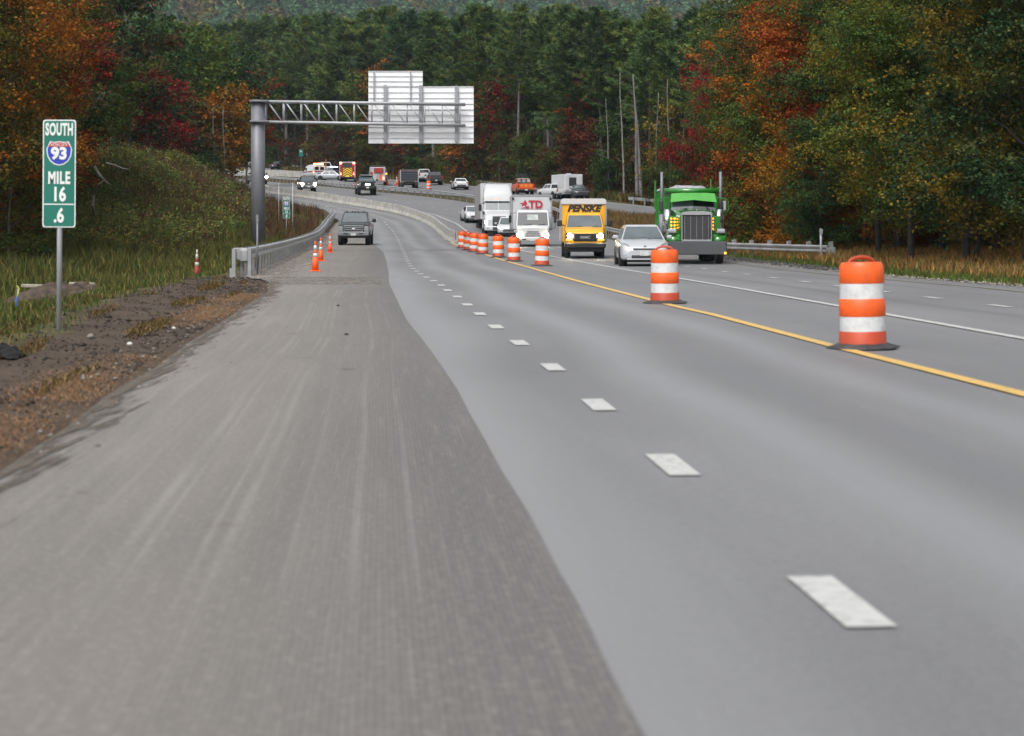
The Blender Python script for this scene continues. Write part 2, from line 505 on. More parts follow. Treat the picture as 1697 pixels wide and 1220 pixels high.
def shoulder_mat():
    m, t, b = nodes('milled_shoulder')
    uv = N(t, 'UVMap').outputs[0]
    sep = N(t, 'SeparateXYZ'); t.links.new(uv, sep.inputs[0])
    u = sep.outputs[0]
    wob = mrange(t, noise(t, uv, .05, 2, .4), .3, .7, -.09, .09)
    uw = math_(t, 'ADD', u, wob)
    # fine scarified grooves that run with the road
    wv = N(t, 'TexWave', wave_type='BANDS', bands_direction='X'); wv.inputs['Scale'].default_value = 13; wv.inputs['Distortion'].default_value = .6; wv.inputs['Detail'].default_value = 2
    mp = N(t, 'Mapping'); mp.inputs['Scale'].default_value = (1, .06, 1); t.links.new(uv, mp.inputs[0]); t.links.new(mp.outputs[0], wv.inputs['Vector'])
    groove = wv.outputs['Fac']
    c = mixc(t, mrange(t, noise(t, uv, .9, 5, .6, (1, .12, 1)), .32, .7), (.112, .106, .102), (.152, .143, .135))
    c = mixc(t, math_(t, 'MULTIPLY', mrange(t, groove, .2, .9, .48, 0), mrange(t, uw, .7, 1.5, .12, 1)), c, (.085, .08, .08))
    # dust: thick by the dirt side (u = 0), gone at the new lane
    dust = mrange(t, uw, -.6, 1.7, .85, .0)
    dust = math_(t, 'MULTIPLY', dust, mrange(t, noise(t, uv, .35, 6, .6, (1, .35, 1)), .3, .62, .35, 1))
    c = mixc(t, dust, c, (.235, .212, .182))
    # tyre tracks pressed through the dust
    for u0, wd, amt, col in ((-.38, .035, .3, (.27, .25, .22)), (-.15, .045, .35, (.27, .25, .22)), (.10, .03, .3, (.26, .245, .22)), (.34, .04, .45, (.27, .26, .235)), (.42, .02, .4, (.27, .26, .24)), (.66, .02, .45, (.28, .27, .25)), (.75, .035, .4, (.27, .262, .245)), (1.02, .02, .3, (.25, .245, .235)), (1.28, .03, .4, (.26, .255, .24)), (1.52, .02, .3, (.25, .245, .24)), (.95, .10, .3, (.10, .096, .092)), (1.75, .15, .3, (.10, .096, .094))):
        d = math_(t, 'ABSOLUTE', math_(t, 'SUBTRACT', uw, u0))
        f = mrange(t, d, wd, wd * .3, 0, amt)
        f = math_(t, 'MULTIPLY', f, mrange(t, noise(t, uv, .5, 3, .5, (.3, .5, 1)), .38, .6, 0, 1))
        c = mixc(t, f, c, col)
    c = mixc(t, mrange(t, noise(t, uv, 9, 4, .65, (1, .03, 1)), .35, .7, 0, .35), c, (.095, .09, .086))
    c = mixc(t, mrange(t, noise(t, uv, 30, 3, .6, (1, .02, 1)), .55, .75, 0, .3), c, (.27, .255, .235))
    c = mixc(t, mrange(t, noise(t, uv, 60, 4, .8), .46, .60, 0, .5), c, (.07, .067, .064))
    c = mixc(t, mrange(t, noise(t, uv, 22, 5, .75), .52, .62, 0, .4), c, (.28, .26, .235))
    c = mixc(t, mrange(t, noise(t, uv, 2.2, 2, .5), .70, .76, 0, .7), c, (.08, .06, .05))
    t.links.new(c, b.inputs['Base Color'])
    b.inputs['Roughness'].default_value = .85
    h = math_(t, 'ADD', math_(t, 'MULTIPLY', math_(t, 'MULTIPLY', groove, mrange(t, uw, .6, 1.4, .2, 1)), .8), math_(t, 'MULTIPLY', noise(t, uv, 55, 4, .8), .5))
    bp = N(t, 'Bump'); bp.inputs['Strength'].default_value = .5; bp.inputs['Distance'].default_value = .006
    t.links.new(h, bp.inputs['Height']); t.links.new(bp.outputs[0], b.inputs['Normal'])
    return m
m_shoulder = shoulder_mat()
def paint_mat(name, rgb, wear=.35):
    m, t, b = nodes(name)
    uv = N(t, 'TexCoord').outputs['Object']
    c = mixc(t, mrange(t, noise(t, uv, 11, 8, .85), .50, .60, 0, wear * 2.0), rgb, (.2, .2, .2))
    c = mixc(t, mrange(t, noise(t, uv, 1.2, 3), .4, .7, 0, .25), c, tuple(x * .75 for x in rgb))
    t.links.new(c, b.inputs['Base Color']); b.inputs['Roughness'].default_value = .55
    return m
m_white = paint_mat('white_paint', (.45, .45, .435))
m_yellow = paint_mat('yellow_paint', (.60, .38, .085))
m_wash = paint_mat('worn_yellow_paint', (.24, .2, .14), .6)

def ground_mat():
    m, t, b = nodes('ground')
    tc = N(t, 'TexCoord').outputs['Object']
    at = N(t, 'Attribute'); at.attribute_name = 'Zone'     # r = bare dirt, g = verge grass, b = forest floor
    sp = N(t, 'SeparateColor'); t.links.new(at.outputs['Color'], sp.inputs[0])
    dirt = mixc(t, mrange(t, noise(t, tc, 1.3, 8, .7), .35, .65), (.042, .028, .019), (.078, .056, .040))
    dirt = mixc(t, mrange(t, noise(t, tc, 9, 6, .75), .45, .7, 0, .6), dirt, (.105, .082, .062))
    grass = mixc(t, mrange(t, noise(t, tc, .8, 7, .7), .35, .65), (.045, .055, .018), (.10, .085, .03))
    leaf = mixc(t, mrange(t, noise(t, tc, 1.5, 6, .7), .35, .65), (.03, .022, .014), (.07, .042, .02))
    c = mixc(t, sp.outputs[1], leaf, grass)
    edge = mrange(t, math_(t, 'ADD', sp.outputs[0], mrange(t, noise(t, tc, .9, 6, .7), .3, .7, -.3, .3)), .35, .6)
    c = mixc(t, edge, c, dirt)
    t.links.new(c, b.inputs['Base Color']); b.inputs['Roughness'].default_value = .95; b.inputs['Specular IOR Level'].default_value = .2
    bp = N(t, 'Bump'); bp.inputs['Strength'].default_value = 1; bp.inputs['Distance'].default_value = .04
    h = math_(t, 'ADD', noise(t, tc, 2.0, 9, .72), math_(t, 'MULTIPLY', noise(t, tc, 14, 4, .7), .25))
    t.links.new(h, bp.inputs['Height']); t.links.new(bp.outputs[0], b.inputs['Normal'])
    return m
m_ground = ground_mat()

def build_ground():
    ys = list(np.arange(-80, 0, 4.0)) + list(np.arange(0, 60, 1.0)) + list(np.arange(60, 400, 2.0)) + list(np.arange(400, 700, 12.0)) + list(np.arange(700, 3001, 40.0))
    xs = list(np.arange(-1600, -200, 70.0)) + list(np.arange(-200, -60, 7.0)) + list(np.arange(-60, -24, 1.5)) + list(np.arange(-24, 22, .75)) + list(np.arange(22, 60, 2.0)) + list(np.arange(60, 200, 8.0)) + list(np.arange(200, 1601, 70.0))
    V, C = [], []
    for y in ys:
        for x in xs:
            V.append((x, y, terrain(x, y) - .035))
            d = X(XL, y) - x; d2 = x - X(XR, y)
            dirt = 0.0; gr = 0.0
            if d > -1 and y < 56:
                lim = verge_width(y) + .5 * math.sin(y * .7) * .5
                dirt = 1 - sst(lim - .8, lim + .8, d)
                gr = 1
            elif d > 0: gr = 1 - sst(19, 26, d)
            if 0 < d < 1.2 and y >= 56: dirt = .8
            if d2 > 0:
                gr = 1 - sst(7, 9, d2) if y < 150 else .6 * (1 - sst(30, 40, d2))
                dirt = .9 if d2 < .6 else 0
            if y > 260: gr = .3
            C.append((dirt, gr, 0, 1))
    nx = len(xs)
    i = np.arange(len(ys) - 1)[:, None] * nx + np.arange(nx - 1)[None, :]
    i = i.ravel()
    F = np.stack([i, i + 1, i + nx + 1, i + nx], 1)
    me = np_mesh('ground', V, F, [m_ground], smooth=True)
    a = me.color_attributes.new('Zone', 'FLOAT_COLOR', 'POINT')
    a.data.foreach_set('color', np.array(C, dtype=np.float32).ravel())
    o = link('ground', me); o['kind'] = 'structure'
build_ground()

# ------------------------------------------------------------------ road sheets and painted lines
def road_mat_far(y): return X(XL, y)
ribbon('road', L(XL), L(XR), -60, 300, m_road, 0, nx=14, ref=L(XD))
ribbon('shoulder', L(XL, -.05), L(XM), -60, 167, m_shoulder, .006, nx=10, ref=L(XD, -3.0))
def northbound():
    """the far carriageway runs slantwise, so its cross-sections are cut between matched points of both edges"""
    n1 = np.array(XN1, float); n2 = np.array(XN2, float)
    a = np.interp(np.linspace(0, 1, 90), np.linspace(0, 1, len(n1)), n1[:, 0]); b = np.interp(np.linspace(0, 1, 90), np.linspace(0, 1, len(n2)), n2[:, 0])
    V, F, UV = [], [], []
    nx = 12
    for i in range(90):
        p = Vector((X(XN1, a[i]), a[i])); q = Vector((X(XN2, b[i]), b[i]))
        for j in range(nx + 1):
            c = p.lerp(q, j / nx)
            V.append((c.x, c.y, g(c.y) + .03)); UV.append((j / nx * 16, i * 3.0))
    for i in range(89):
        for j in range(nx):
            k = i * (nx + 1) + j
            F.append((k, k + 1, k + nx + 2, k + nx + 1))
    me = np_mesh('far_carriageway', V, F, [m_far])
    uv = me.uv_layers.new(name='UVMap'); uv.data.foreach_set('uv', np.array(UV, dtype=np.float32)[np.array(F).ravel()].ravel())
    o = link('northbound_road', me); o['kind'] = 'structure'
    # its dashed line and white edge line
    mb = MB().m(m_white)
    def along(fr, s0, s1, w_=.1):
        P = []
        for s in (s0, s1):
            ya = np.interp(s, np.linspace(0, 1, 90), a); yb = np.interp(s, np.linspace(0, 1, 90), b)
            c = Vector((X(XN1, ya), ya)).lerp(Vector((X(XN2, yb), yb)), fr); P.append(c)
        d = (P[1] - P[0]).normalized(); nrm = Vector((-d.y, d.x)) * w_
        mb.poly([(p.x, p.y, g(p.y) + .038) for p in (P[0] - nrm, P[1] - nrm, P[1] + nrm, P[0] + nrm)])
    for k in range(70):
        s = k / 70
        along(.93, s, s + 1 / 70, .09)
        if k % 3 == 0: along(.5, s, s + .0055, .08)
    mb.build('far_lane_markings')['kind'] = 'structure'
northbound()
def line_strip(name, line, y0, y1, wd, mat, dz=.012):
    return ribbon(name, L(line, -wd / 2), L(line, wd / 2), y0, y1, mat, dz, nx=1)
line_strip('yellow_edge_line', XY, -40, 134, .16, m_yellow)
line_strip('white_edge_line', XW, -40, 268, .16, m_white)
line_strip('faint_edge_line', [(p[0], p[1] - 1.15) for p in XR if p[0] < 60] + [(77, 8.1), (100, 7.3)], -30, 100, .12, m_wash)
ribbon('median_edge_line', L(XR, -1.2), L(XR, -1.08), 176, 300, m_wash, .012, nx=1)
def dashes(name, line, y0, y1, pitch=3.66, ln=.92, wd=.17, phase=0.0, dz=.009):
    mb = MB().m(m_white)
    # walk along the line by arc length
    pts = [(X(line, y), y) for y in np.arange(y0, y1, .25)]
    s, k = phase, 0
    acc = 0; marks = []
    prev = pts[0]
    for p in pts[1:]:
        acc += math.hypot(p[0] - prev[0], p[1] - prev[1])
        if acc >= s:
            marks.append(p); s += pitch
        prev = p
    for (x, y) in marks:
        jl = ln * rnd.uniform(.96, 1.05)
        d = Vector((X(line, y + .5) - X(line, y - .5), 1)).normalized(); nrm = Vector((d.y, -d.x)) * wd / 2
        n = 2
        for i in range(n):
            q0 = Vector((x, y)) + d * jl * (i / n - .5); q1 = Vector((x, y)) + d * jl * ((i + 1) / n - .5)
            mb.poly([(q0.x - nrm.x, q0.y - nrm.y, g(q0.y) + dz), (q0.x + nrm.x, q0.y + nrm.y, g(q0.y) + dz), (q1.x + nrm.x, q1.y + nrm.y, g(q1.y) + dz), (q1.x - nrm.x, q1.y - nrm.y, g(q1.y) + dz)])
    o = mb.build(name); o['kind'] = 'structure'
    return o
dashes('lane_dashes', XD, -26.0, 250, phase=32.6 - 3.66 * 8 - .09)
dashes('outer_lane_dashes', XC, -15, 280, phase=46.5 - 3.66 * 12)
# dusty band across the shoulder in front of the rail end, and gravel along the rail foot
def dust_mat(name, c1, c2, thr=.5, fade=0.0, stretch=(1, .6, 1)):
    m, t, b = nodes(name)
    tc = N(t, 'TexCoord').outputs['Object']
    c = mixc(t, mrange(t, noise(t, tc, 6, 8, .8), .35, .65), c1, c2)
    t.links.new(c, b.inputs['Base Color']); b.inputs['Roughness'].default_value = .95
    tr = N(t, 'BsdfTransparent'); mx = N(t, 'MixShader')
    uv = N(t, 'UVMap').outputs[0]; sp = N(t, 'SeparateXYZ'); t.links.new(uv, sp.inputs[0])
    f = math_(t, 'ADD', noise(t, tc, 1.6, 8, .7, stretch), math_(t, 'MULTIPLY', sp.outputs[0], -fade))
    f = mrange(t, f, thr - .06, thr + .06, 0, 1)
    t.links.new(f, mx.inputs[0]); t.links.new(tr.outputs[0], mx.inputs[1]); t.links.new(b.outputs[0], mx.inputs[2])
    t.links.new(mx.outputs[0], t.nodes['Material Output'].inputs[0])
    bp = N(t, 'Bump'); bp.inputs['Distance'].default_value = .03
    t.links.new(noise(t, tc, 25, 5, .8), bp.inputs['Height']); t.links.new(bp.outputs[0], b.inputs['Normal'])
    return m
m_dustband = dust_mat('drifted_dust', (.15, .135, .118), (.20, .18, .155), .50)
m_gravel_edge = dust_mat('edge_gravel', (.16, .14, .12), (.28, .25, .22), .40, .16, (1.5, .3, 1))
m_spill = dust_mat('spilled_dirt', (.085, .068, .052), (.15, .128, .10), .43, .60, (5, .35, 1))
ribbon('dust_patch', L(XL, -.1), L(XM, -.2), 43.5, 50.5, m_dustband, .010, nx=6)
ribbon('gravel_margin', L(XL, -.3), L(XL, 1.25), 49, 150, m_gravel_edge, .014, nx=3)
ribbon('dirt_spill', L(XL, -.04), L(XL, .50), 3, 46, m_spill, .014, nx=3)

# ------------------------------------------------------------------ loose stones, clods and pine needles (nobody could count them)
def rock_field(name, spots, mat, label):
    """spots: (x, y, z, r). Each a squashed, jittered octahedron"""
    base = np.array([(1, 0, 0), (0, 1, 0), (-1, 0, 0), (0, -1, 0), (0, 0, .7), (0, 0, -.5)], float)
    fc = np.array([(0, 1, 4), (1, 2, 4), (2, 3, 4), (3, 0, 4), (1, 0, 5), (2, 1, 5), (3, 2, 5), (0, 3, 5)])
    rs = np.random.RandomState(5)
    n = len(spots)
    S = np.array(spots)
    V = base[None] * (1 + rs.uniform(-.35, .35, (n, 6, 3))) * S[:, 3][:, None, None]
    a = rs.uniform(0, 6.28, n); c, s_ = np.cos(a)[:, None], np.sin(a)[:, None]
    V = np.stack([V[..., 0] * c - V[..., 1] * s_, V[..., 0] * s_ + V[..., 1] * c, V[..., 2]], 2) + S[:, None, :3]
    F = (fc[None] + (np.arange(n) * 6)[:, None, None]).reshape(-1, 3)
    o = link(name, np_mesh(name, V.reshape(-1, 3), F, [mat])); tag(o, label, None, None, 'stuff')
    return o
rs = np.random.RandomState(3)
m_clod = M('dark_clods', (.03, .022, .017), .95, var=.4, scale=3)
m_stone = M('pale_gravel', (.19, .17, .15), .9, var=.35, scale=5)
sp = []
for _ in range(8000):
    y = rs.uniform(9, 52); d = abs(rs.normal(0, 1)) * 2.2 + .25
    x = X(XL, y) - d
    sp.append((x, y, terrain(x, y) - .03, rs.uniform(.006, .024) * (1 + (rs.rand() < .04) * 1.8)))
rock_field('dirt_clods', sp, m_clod, 'dark clods of turned dirt on the bare roadside')
sp = []
for _ in range(5200):
    y = rs.uniform(10, 120); d = rs.normal(-.1, .45)
    if y < 48:
        if rs.rand() < .85: continue
        d = rs.normal(.3, .3)
    x = X(XL, y) - d
    sp.append((x, y, g(y) + .01, rs.uniform(.008, .028) * (1 if y < 50 else 1.5)))
for _ in range(120):
    y = rs.uniform(43, 50); x = rs.uniform(X(XL, y), X(XM, y))
    sp.append((x, y, g(y) + .01, rs.uniform(.01, .03)))
for _ in range(1500):
    y = rs.uniform(30, 85); x = X(XR, y) + rs.normal(.1, .25)
    sp.append((x, y, g(y) + .01, rs.uniform(.01, .05)))
rock_field('loose_gravel', sp, m_stone, 'pale gravel scattered along the shoulder and rail foot')
m_asph = M('broken_asphalt', (.05, .048, .047), .9, var=.3, scale=4)
sp = [(X(XR, y) + rs.uniform(-.1, .9), y, g(y) + .02, rs.uniform(.03, .11)) for y in rs.uniform(58, 84, 420)]
rock_field('broken_asphalt_chunks', sp, m_asph, 'dark broken asphalt chunks below the short guardrail')

# ------------------------------------------------------------------ jersey barrier: 3 m concrete units standing end to end
m_conc = M('barrier_concrete', (.36, .35, .325), .85, var=.16, scale=1.5, bump=.01, dirt=(.12, .105, .09, .7), dscale=2.2)
def path_pts(fn, y0, y1, step):
    out_, acc, s = [], 0.0, 0.0
    ys = np.arange(y0, y1, .1)
    prev = (fn(ys[0]), ys[0])
    out_.append(prev)
    for y in ys[1:]:
        p = (fn(y), y)
        acc += math.hypot(p[0] - prev[0], p[1] - prev[1]); prev = p
        if acc >= (len(out_)) * step: out_.append(p)
    return out_
def barrier_mesh(ln=2.98):
    mb = MB().m(m_conc)
    pr = [(-.30, 0), (.30, 0), (.30, .07), (.15, .33), (.085, .80), (.075, .81), (-.075, .81), (-.085, .80), (-.15, .33), (-.30, .07)]
    mb.ring([[(x * .97, -ln / 2, z) for x, z in pr], [(x, -ln / 2 + .02, z) for x, z in pr], [(x, ln / 2 - .02, z) for x, z in pr], [(x * .97, ln / 2, z) for x, z in pr]])
    for s_ in (-1, 1):                                   # drainage foot slots read as dark notches
        mb.box(0, s_ * ln / 4, .035, .605, .35, .05)
    return mb.mesh('barrier')
bm_ = barrier_mesh()
m_loop = M('rusty_steel', (.12, .07, .05), .8)
loop_me = MB().m(m_loop); loop_me.cyl((0, -1.5, .15), (0, -1.5, .86), .018, n=6); loop_me = loop_me.mesh('connecting_pin')
bp_ = path_pts(L(XBAR), 124.5, 262, 3.0)
for i in range(len(bp_) - 1):
    (x0, y0), (x1, y1) = bp_[i], bp_[i + 1]
    lb = 'concrete barrier unit in the long curving line, shoulder to shoulder with the next'
    if i == 0: lb = 'concrete barrier unit at the near end, beside the orange barrels'
    if i == 1: lb = 'concrete barrier unit second from the near end by the barrels'
    if i > 1: lb = uniq('curving line barrier unit, in front of ' + near(CXP + FPX * x0 / y0))
    o = thing('concrete_barrier', lb, 'barrier', ((x0 + x1) / 2, (y0 + y1) / 2, g((y0 + y1) / 2) + .01), -math.atan2(x1 - x0, y1 - y0), 'concrete barrier units along the split')
    o.rotation_euler = (math.atan2(g(y1) - g(y0), 3.0), 0, -math.atan2(x1 - x0, y1 - y0))
    link('body', bm_, o); link('connecting_pin', loop_me, o)
# concrete wall below the upper carriageway at the left
def wall_strip():
    t = thing('concrete_parapet', 'long low pale concrete wall behind the upper guardrail at far left', 'wall', (0, 0, 0))
    pts = [gp(px, py) for px, py in ((300, 288.5), (330, 289), (370, 290), (400, 290.5), (430, 291.2), (460, 292.2), (490, 293.6), (510, 294.8))]
    for i in range(len(pts) - 1):
        a, b = Vector(pts[i]), Vector(pts[i + 1])
        n = max(1, round((b - a).length / 6))
        for k in range(n):
            p, q = a.lerp(b, k / n), a.lerp(b, (k + 1) / n - .004)
            d = (q - p); d.z = 0; d.normalize(); nr = Vector((-d.y, d.x, 0)) * .15
            mb = MB().m(m_conc)
            mb.ring([[p - nr, p + nr, p + nr * .8 + Vector((0, 0, 1.0)), p - nr * .8 + Vector((0, 0, 1.0))], [q - nr, q + nr, q + nr * .8 + Vector((0, 0, 1.0)), q - nr * .8 + Vector((0, 0, 1.0))]])
            mb.build('panel', t)
wall_strip()

# ------------------------------------------------------------------ steel guardrails
m_galv = M('galvanised_steel', (.46, .47, .475), .45, .55, var=.12, scale=1.2, dirt=(.25, .24, .225, .6), dscale=1.0)
m_galv_d = M('weathered_post_steel', (.27, .275, .28), .6, .3, var=.2, scale=3)
m_wood = M('post_timber', (.17, .12, .085), .85, var=.3, scale=3)
W_PROF = [(-.03, -.155), (.035, -.14), (.05, -.10), (.045, -.065), (-.035, -.02), (-.035, .02), (.045, .065), (.05, .10), (.035, .14), (-.03, .155)]
def w_beam(mb, pts, zc, side=1, close_top=False):
    """corrugated rail swept along pts (x, y, z); side: which way the humps face"""
    rings = []
    for i, p in enumerate(pts):
        a = pts[max(i - 1, 0)]; b = pts[min(i + 1, len(pts) - 1)]
        d = Vector((b[0] - a[0], b[1] - a[1])).normalized(); n = Vector((d.y, -d.x)) * side
        ring_ = [(p[0] + n.x * u, p[1] + n.y * u, p[2] + zc + v) for u, v in W_PROF]
        ring_ += [(p[0] + n.x * (u - .006), p[1] + n.y * (u - .006), p[2] + zc + v) for u, v in W_PROF[::-1]]
        rings.append(ring_)
    sm = mb.smooth; mb.smooth = False
    mb.ring(rings); mb.smooth = sm
post_me = {}
def guardrail(label, fn, y0, y1, post_step=1.9, side=1, h=.60, wood=False, double=False, dens=1.0, zf=g, block=True):
    t = thing('guardrail', label, 'guardrail', (fn(y0), y0, zf(y0)))
    ox = Vector(t.location)
    P = path_pts(fn, y0, y1, post_step)
    fine = path_pts(fn, y0, y1, .95)
    pts = [Vector((x, y, zf(y))) - ox for x, y in fine]
    mb = MB().m(m_galv)
    w_beam(mb, pts, h, side)
    mb.build('rail', t)
    if double:
        mb = MB().m(m_galv); w_beam(mb, [p + Vector(((0.34) * -side, 0, 0)) for p in pts], h, -side); mb.build('rail', t)
    key = (wood, side)
    if key not in post_me:
        a = MB().m(m_galv_d)
        a.box(-.16 * side, 0, .26, .07, .14, 1.02 if not wood else 1.0)
        b = MB().m(m_wood if wood else m_galv_d).box(-.08 * side, 0, .60, .085, .15, .30)
        post_me[key] = (a.mesh('post'), b.mesh('blockout'))
    for i, (x, y) in enumerate(P):
        d = Vector((fn(y + .5) - fn(y - .5), 1))
        po = link('post', post_me[key][0], t)
        po.location = Vector((x, y, zf(y))) - ox; po.rotation_euler = (0, 0, -math.atan2(d.x, d.y))
        if block:
            bo = link('blockout', post_me[key][1], po)
    return t
gl = lambda y: X(XL, y) - (.25 if y > 60 else .25)
rail_left = guardrail('galvanised guardrail curving along the left shoulder past the parked pickup', L(XL, -.25), 52, 172, 1.9, 1, .62, double=True)
# its blunt near end: boxed terminal
te = MB().m(m_galv_d)
tx, ty = X(XL, 52) - .25, 51.7
te.box(-.32, -.05, .30, .10, .16, .92)
te.box(.12, -.05, .30, .10, .16, .92)
te.box(-.36, -.08, .05, .16, .05, .34, .01)
te.box(-.02, -.04, .57, .28, .20, .42, .07)
te.box(-.14, .0, .62, .42, .10, .34, .02)
eo = te.build('end_terminal', rail_left); eo.location = (0, -.25, 0)
guardrail('long median guardrail curving between the two carriageways beside traffic', L(XR, .45), 86, 330, 1.9, -1, .62, wood=True)
# short flared piece at the right with its square end post
fl = lambda y: interp(y, [(75.5, 12.9), (86.2, 9.55)])
rail_r = guardrail('short galvanised guardrail beside the grass verge, right of the green truck', fl, 75.5, 86.0, 1.9, -1, .46)
te = MB().m(m_galv_d); te.box(.08, -.1, .24, .34, .14, .60, .01); te.box(.24, -.1, .24, .05, .2, .58)
te.build('end_terminal', rail_r)
def curve_by_pts(pix):
    P = sorted((gp(px, py) for px, py in pix), key=lambda p: p[1])
    tb = [(p[1], p[0]) for p in P]
    return lambda y: interp(y, tb), tb[0][0], tb[-1][0]
f_far, fa, fb = curve_by_pts([(300, 274.5), (380, 275.5), (430, 277.2), (480, 280), (540, 283.3), (600, 286.2), (660, 290.5), (733, 300), (787, 307.5), (840, 315), (880, 321), (915, 325.5)])
guardrail('far guardrail along the foot of the forest behind the accident scene', f_far, fa + .5, fb - 40 if fb > 420 else fb, 1.9, 1, .62, wood=True)
f2, a2, b2 = curve_by_pts([(1036, 338), (1060, 340), (1085, 342.5), (1120, 347)])
guardrail('short guardrail beyond the reddish median grass behind the green truck', f2, a2, b2, 1.9, 1, .62)
# ------------------------------------------------------------------ signs and gantry
m_green = M('sign_green', (.008, .145, .108), .4, var=.06)
m_signw = M('sign_white', (.72, .74, .72), .4, var=.05)
m_blue = M('sign_blue', (.02, .05, .42), .4, var=.05)
m_red = M('sign_red', (.42, .03, .03), .4, var=.05)
m_alum = M('aluminium_back', (.80, .81, .83), .5, .0, var=.05, scale=.8, dirt=(.62, .62, .65, .4), dscale=1.5)
m_pole = M('gantry_steel', (.185, .192, .21), .55, .3, var=.12, scale=.8, dirt=(.085, .085, .095, .6), dscale=.8)
m_chord = M('truss_steel', (.40, .41, .43), .5, .3, var=.1, scale=1, dirt=(.25, .25, .27, .5))
m_beam = M('sign_beam_steel', (.30, .31, .33), .5, .3, var=.1)
def rrect(w_, h_, r_, n=4):
    P = []
    for cx_, cz_, a0 in ((w_ / 2 - r_, h_ / 2 - r_, 0), (-w_ / 2 + r_, h_ / 2 - r_, 90), (-w_ / 2 + r_, -h_ / 2 + r_, 180), (w_ / 2 - r_, -h_ / 2 + r_, 270)):
        for i in range(n + 1):
            a = R(a0 + 90 * i / n); P.append((cx_ + r_ * math.cos(a), cz_ + r_ * math.sin(a)))
    return P
def mile_sign(loc, label, W, H, zb, tail, rz=0.0, post_top=None, detail=True, tilt=0.0):
    """tall green mile marker; face looks to -Y"""
    t = thing('mile_marker_sign', label, 'road sign', loc, rz)
    mb = MB().m(m_chord)
    mb.cyl((0, .035, -.4), (0, .035, zb + H * .96), .034, .034, 12)
    mb.build('post', t)
    zc = zb + H / 2
    mb = MB().m(m_signw); mb.prism([(x, z + zc) for x, z in rrect(W, H, .035)], 1, -.004, .0)
    pn = mb.build('panel', t)
    mb = MB().m(m_green); mb.prism([(x, z + zc) for x, z in rrect(W - .03, H - .03, .03)], 1, -.007, -.004)
    if detail: mb.m(m_signw).box(0, -.008, zb + H * .215, W - .04, .004, .014)
    mb.build('green_face', pn)
    k = W / .61
    def tx(s_, size, z, sx=1, **q): 
        o = text(s_, size * k, m_signw, (0, -.011, zb + z * H), t, sx=sx, bold=.012 * k, depth=.002, **q)
        return o
    tx('SOUTH', .31, .905, .47, spacing=1.10)
    tx('MILE', .31, .455, .60, spacing=1.12)
    tx('16', .36, .302, .72)
    tx(tail, .36, .105, .74)
    # the shield
    def shield(s_, dz=0):
        pts = []
        for i in range(9):
            a = R(180 + 180 * i / 8); pts.append((math.cos(a) * .235 * s_, math.sin(a) * .27 * s_ + .02))
        pts += [(.235 * s_, .06), (.20 * s_, .135 * s_), (.17 * s_, .20 * s_), (.10 * s_, .185 * s_), (0, .20 * s_), (-.10 * s_, .185 * s_), (-.17 * s_, .20 * s_), (-.20 * s_, .135 * s_), (-.235 * s_, .06)]
        return [(x * k, z * k) for x, z in pts]
    zs = zb + .70 * H
    sh = MB().m(m_signw); sh.prism([(x, z + zs) for x, z in shield(1.0)], 1, -.0105, -.0075)
    so = sh.build('route_shield', t)
    s2 = MB().m(m_blue); s2.prism([(x, z + zs) for x, z in shield(.92) ], 1, -.013, -.011)
    s2.build('blue_field', so)
    s3 = MB().m(m_red); s3.prism([(-.205 * k, zs + .095 * k), (.205 * k, zs + .095 * k), (.155 * k, zs + .18 * k), (.09 * k, zs + .17 * k), (0, zs + .184 * k), (-.09 * k, zs + .17 * k), (-.155 * k, zs + .18 * k)], 1, -.016, -.0135)
    s3.build('red_band', so)
    text('INTERSTATE', .075 * k, m_signw, (0, -.018, zs + .132 * k), so, sx=.75, depth=.001)
    text('93', .30 * k, m_signw, (0, -.018, zs - .035 * k), so, sx=1.0, bold=.014 * k, depth=.002)
    t.rotation_euler = (0, tilt, rz)
    return t
x_, y_ = -5.985, 24.4
# big sign: 55 px wide, 178 px high at 24 m
mile_sign((x_, y_, terrain(x_, y_)), 'large green mile marker sign reading SOUTH 93 MILE 16 .6 on a steel post', .435, 1.42, (HOR - 377) * y_ / FPX + CAMZ - terrain(x_, y_), '.6', 0.0, tilt=R(.35))
def place_sign(px, py_base_z, Y, label, wpx, top, bot, tail, **k):
    x = (px - CXP) * Y / FPX
    z0 = terrain(x, Y)
    return mile_sign((x, Y, z0), label, wpx * Y / FPX, (bot - top) * Y / FPX, (HOR - bot) * Y / FPX + CAMZ - z0, tail, **k)
place_sign(474.5, 0, 128, 'smaller green mile marker reading 16 8 among the bushes behind the guardrail', 11.5, 326, 362, '.8')
def tiny_sign(px, Y, top, bot, wpx, label):
    x = (px - CXP) * Y / FPX
    z0 = terrain(x, Y)
    zt, zb = (HOR - top) * Y / FPX + CAMZ - z0, (HOR - bot) * Y / FPX + CAMZ - z0
    t = thing('route_marker', label, 'road sign', (x, Y, z0), .35)
    MB().m(m_pole).cyl((0, .05, -.3), (0, .05, zt), .04, n=6).build('post', t)
    W = wpx * Y / FPX
    MB().m(M('faded_green', (.02, .22, .2), .4)).prism([(a, b + (zt + zb) / 2) for a, b in rrect(W, zt - zb, .08)], 1, -.01, .01).build('panel', t)
    text('93', W * .5, m_signw, (0, -.02, zt - (zt - zb) * .35), t, bold=.02, depth=.003)
tiny_sign(499, 330, 247, 259, 7, 'tiny green marker sign standing against the dark forest beyond the far rail')
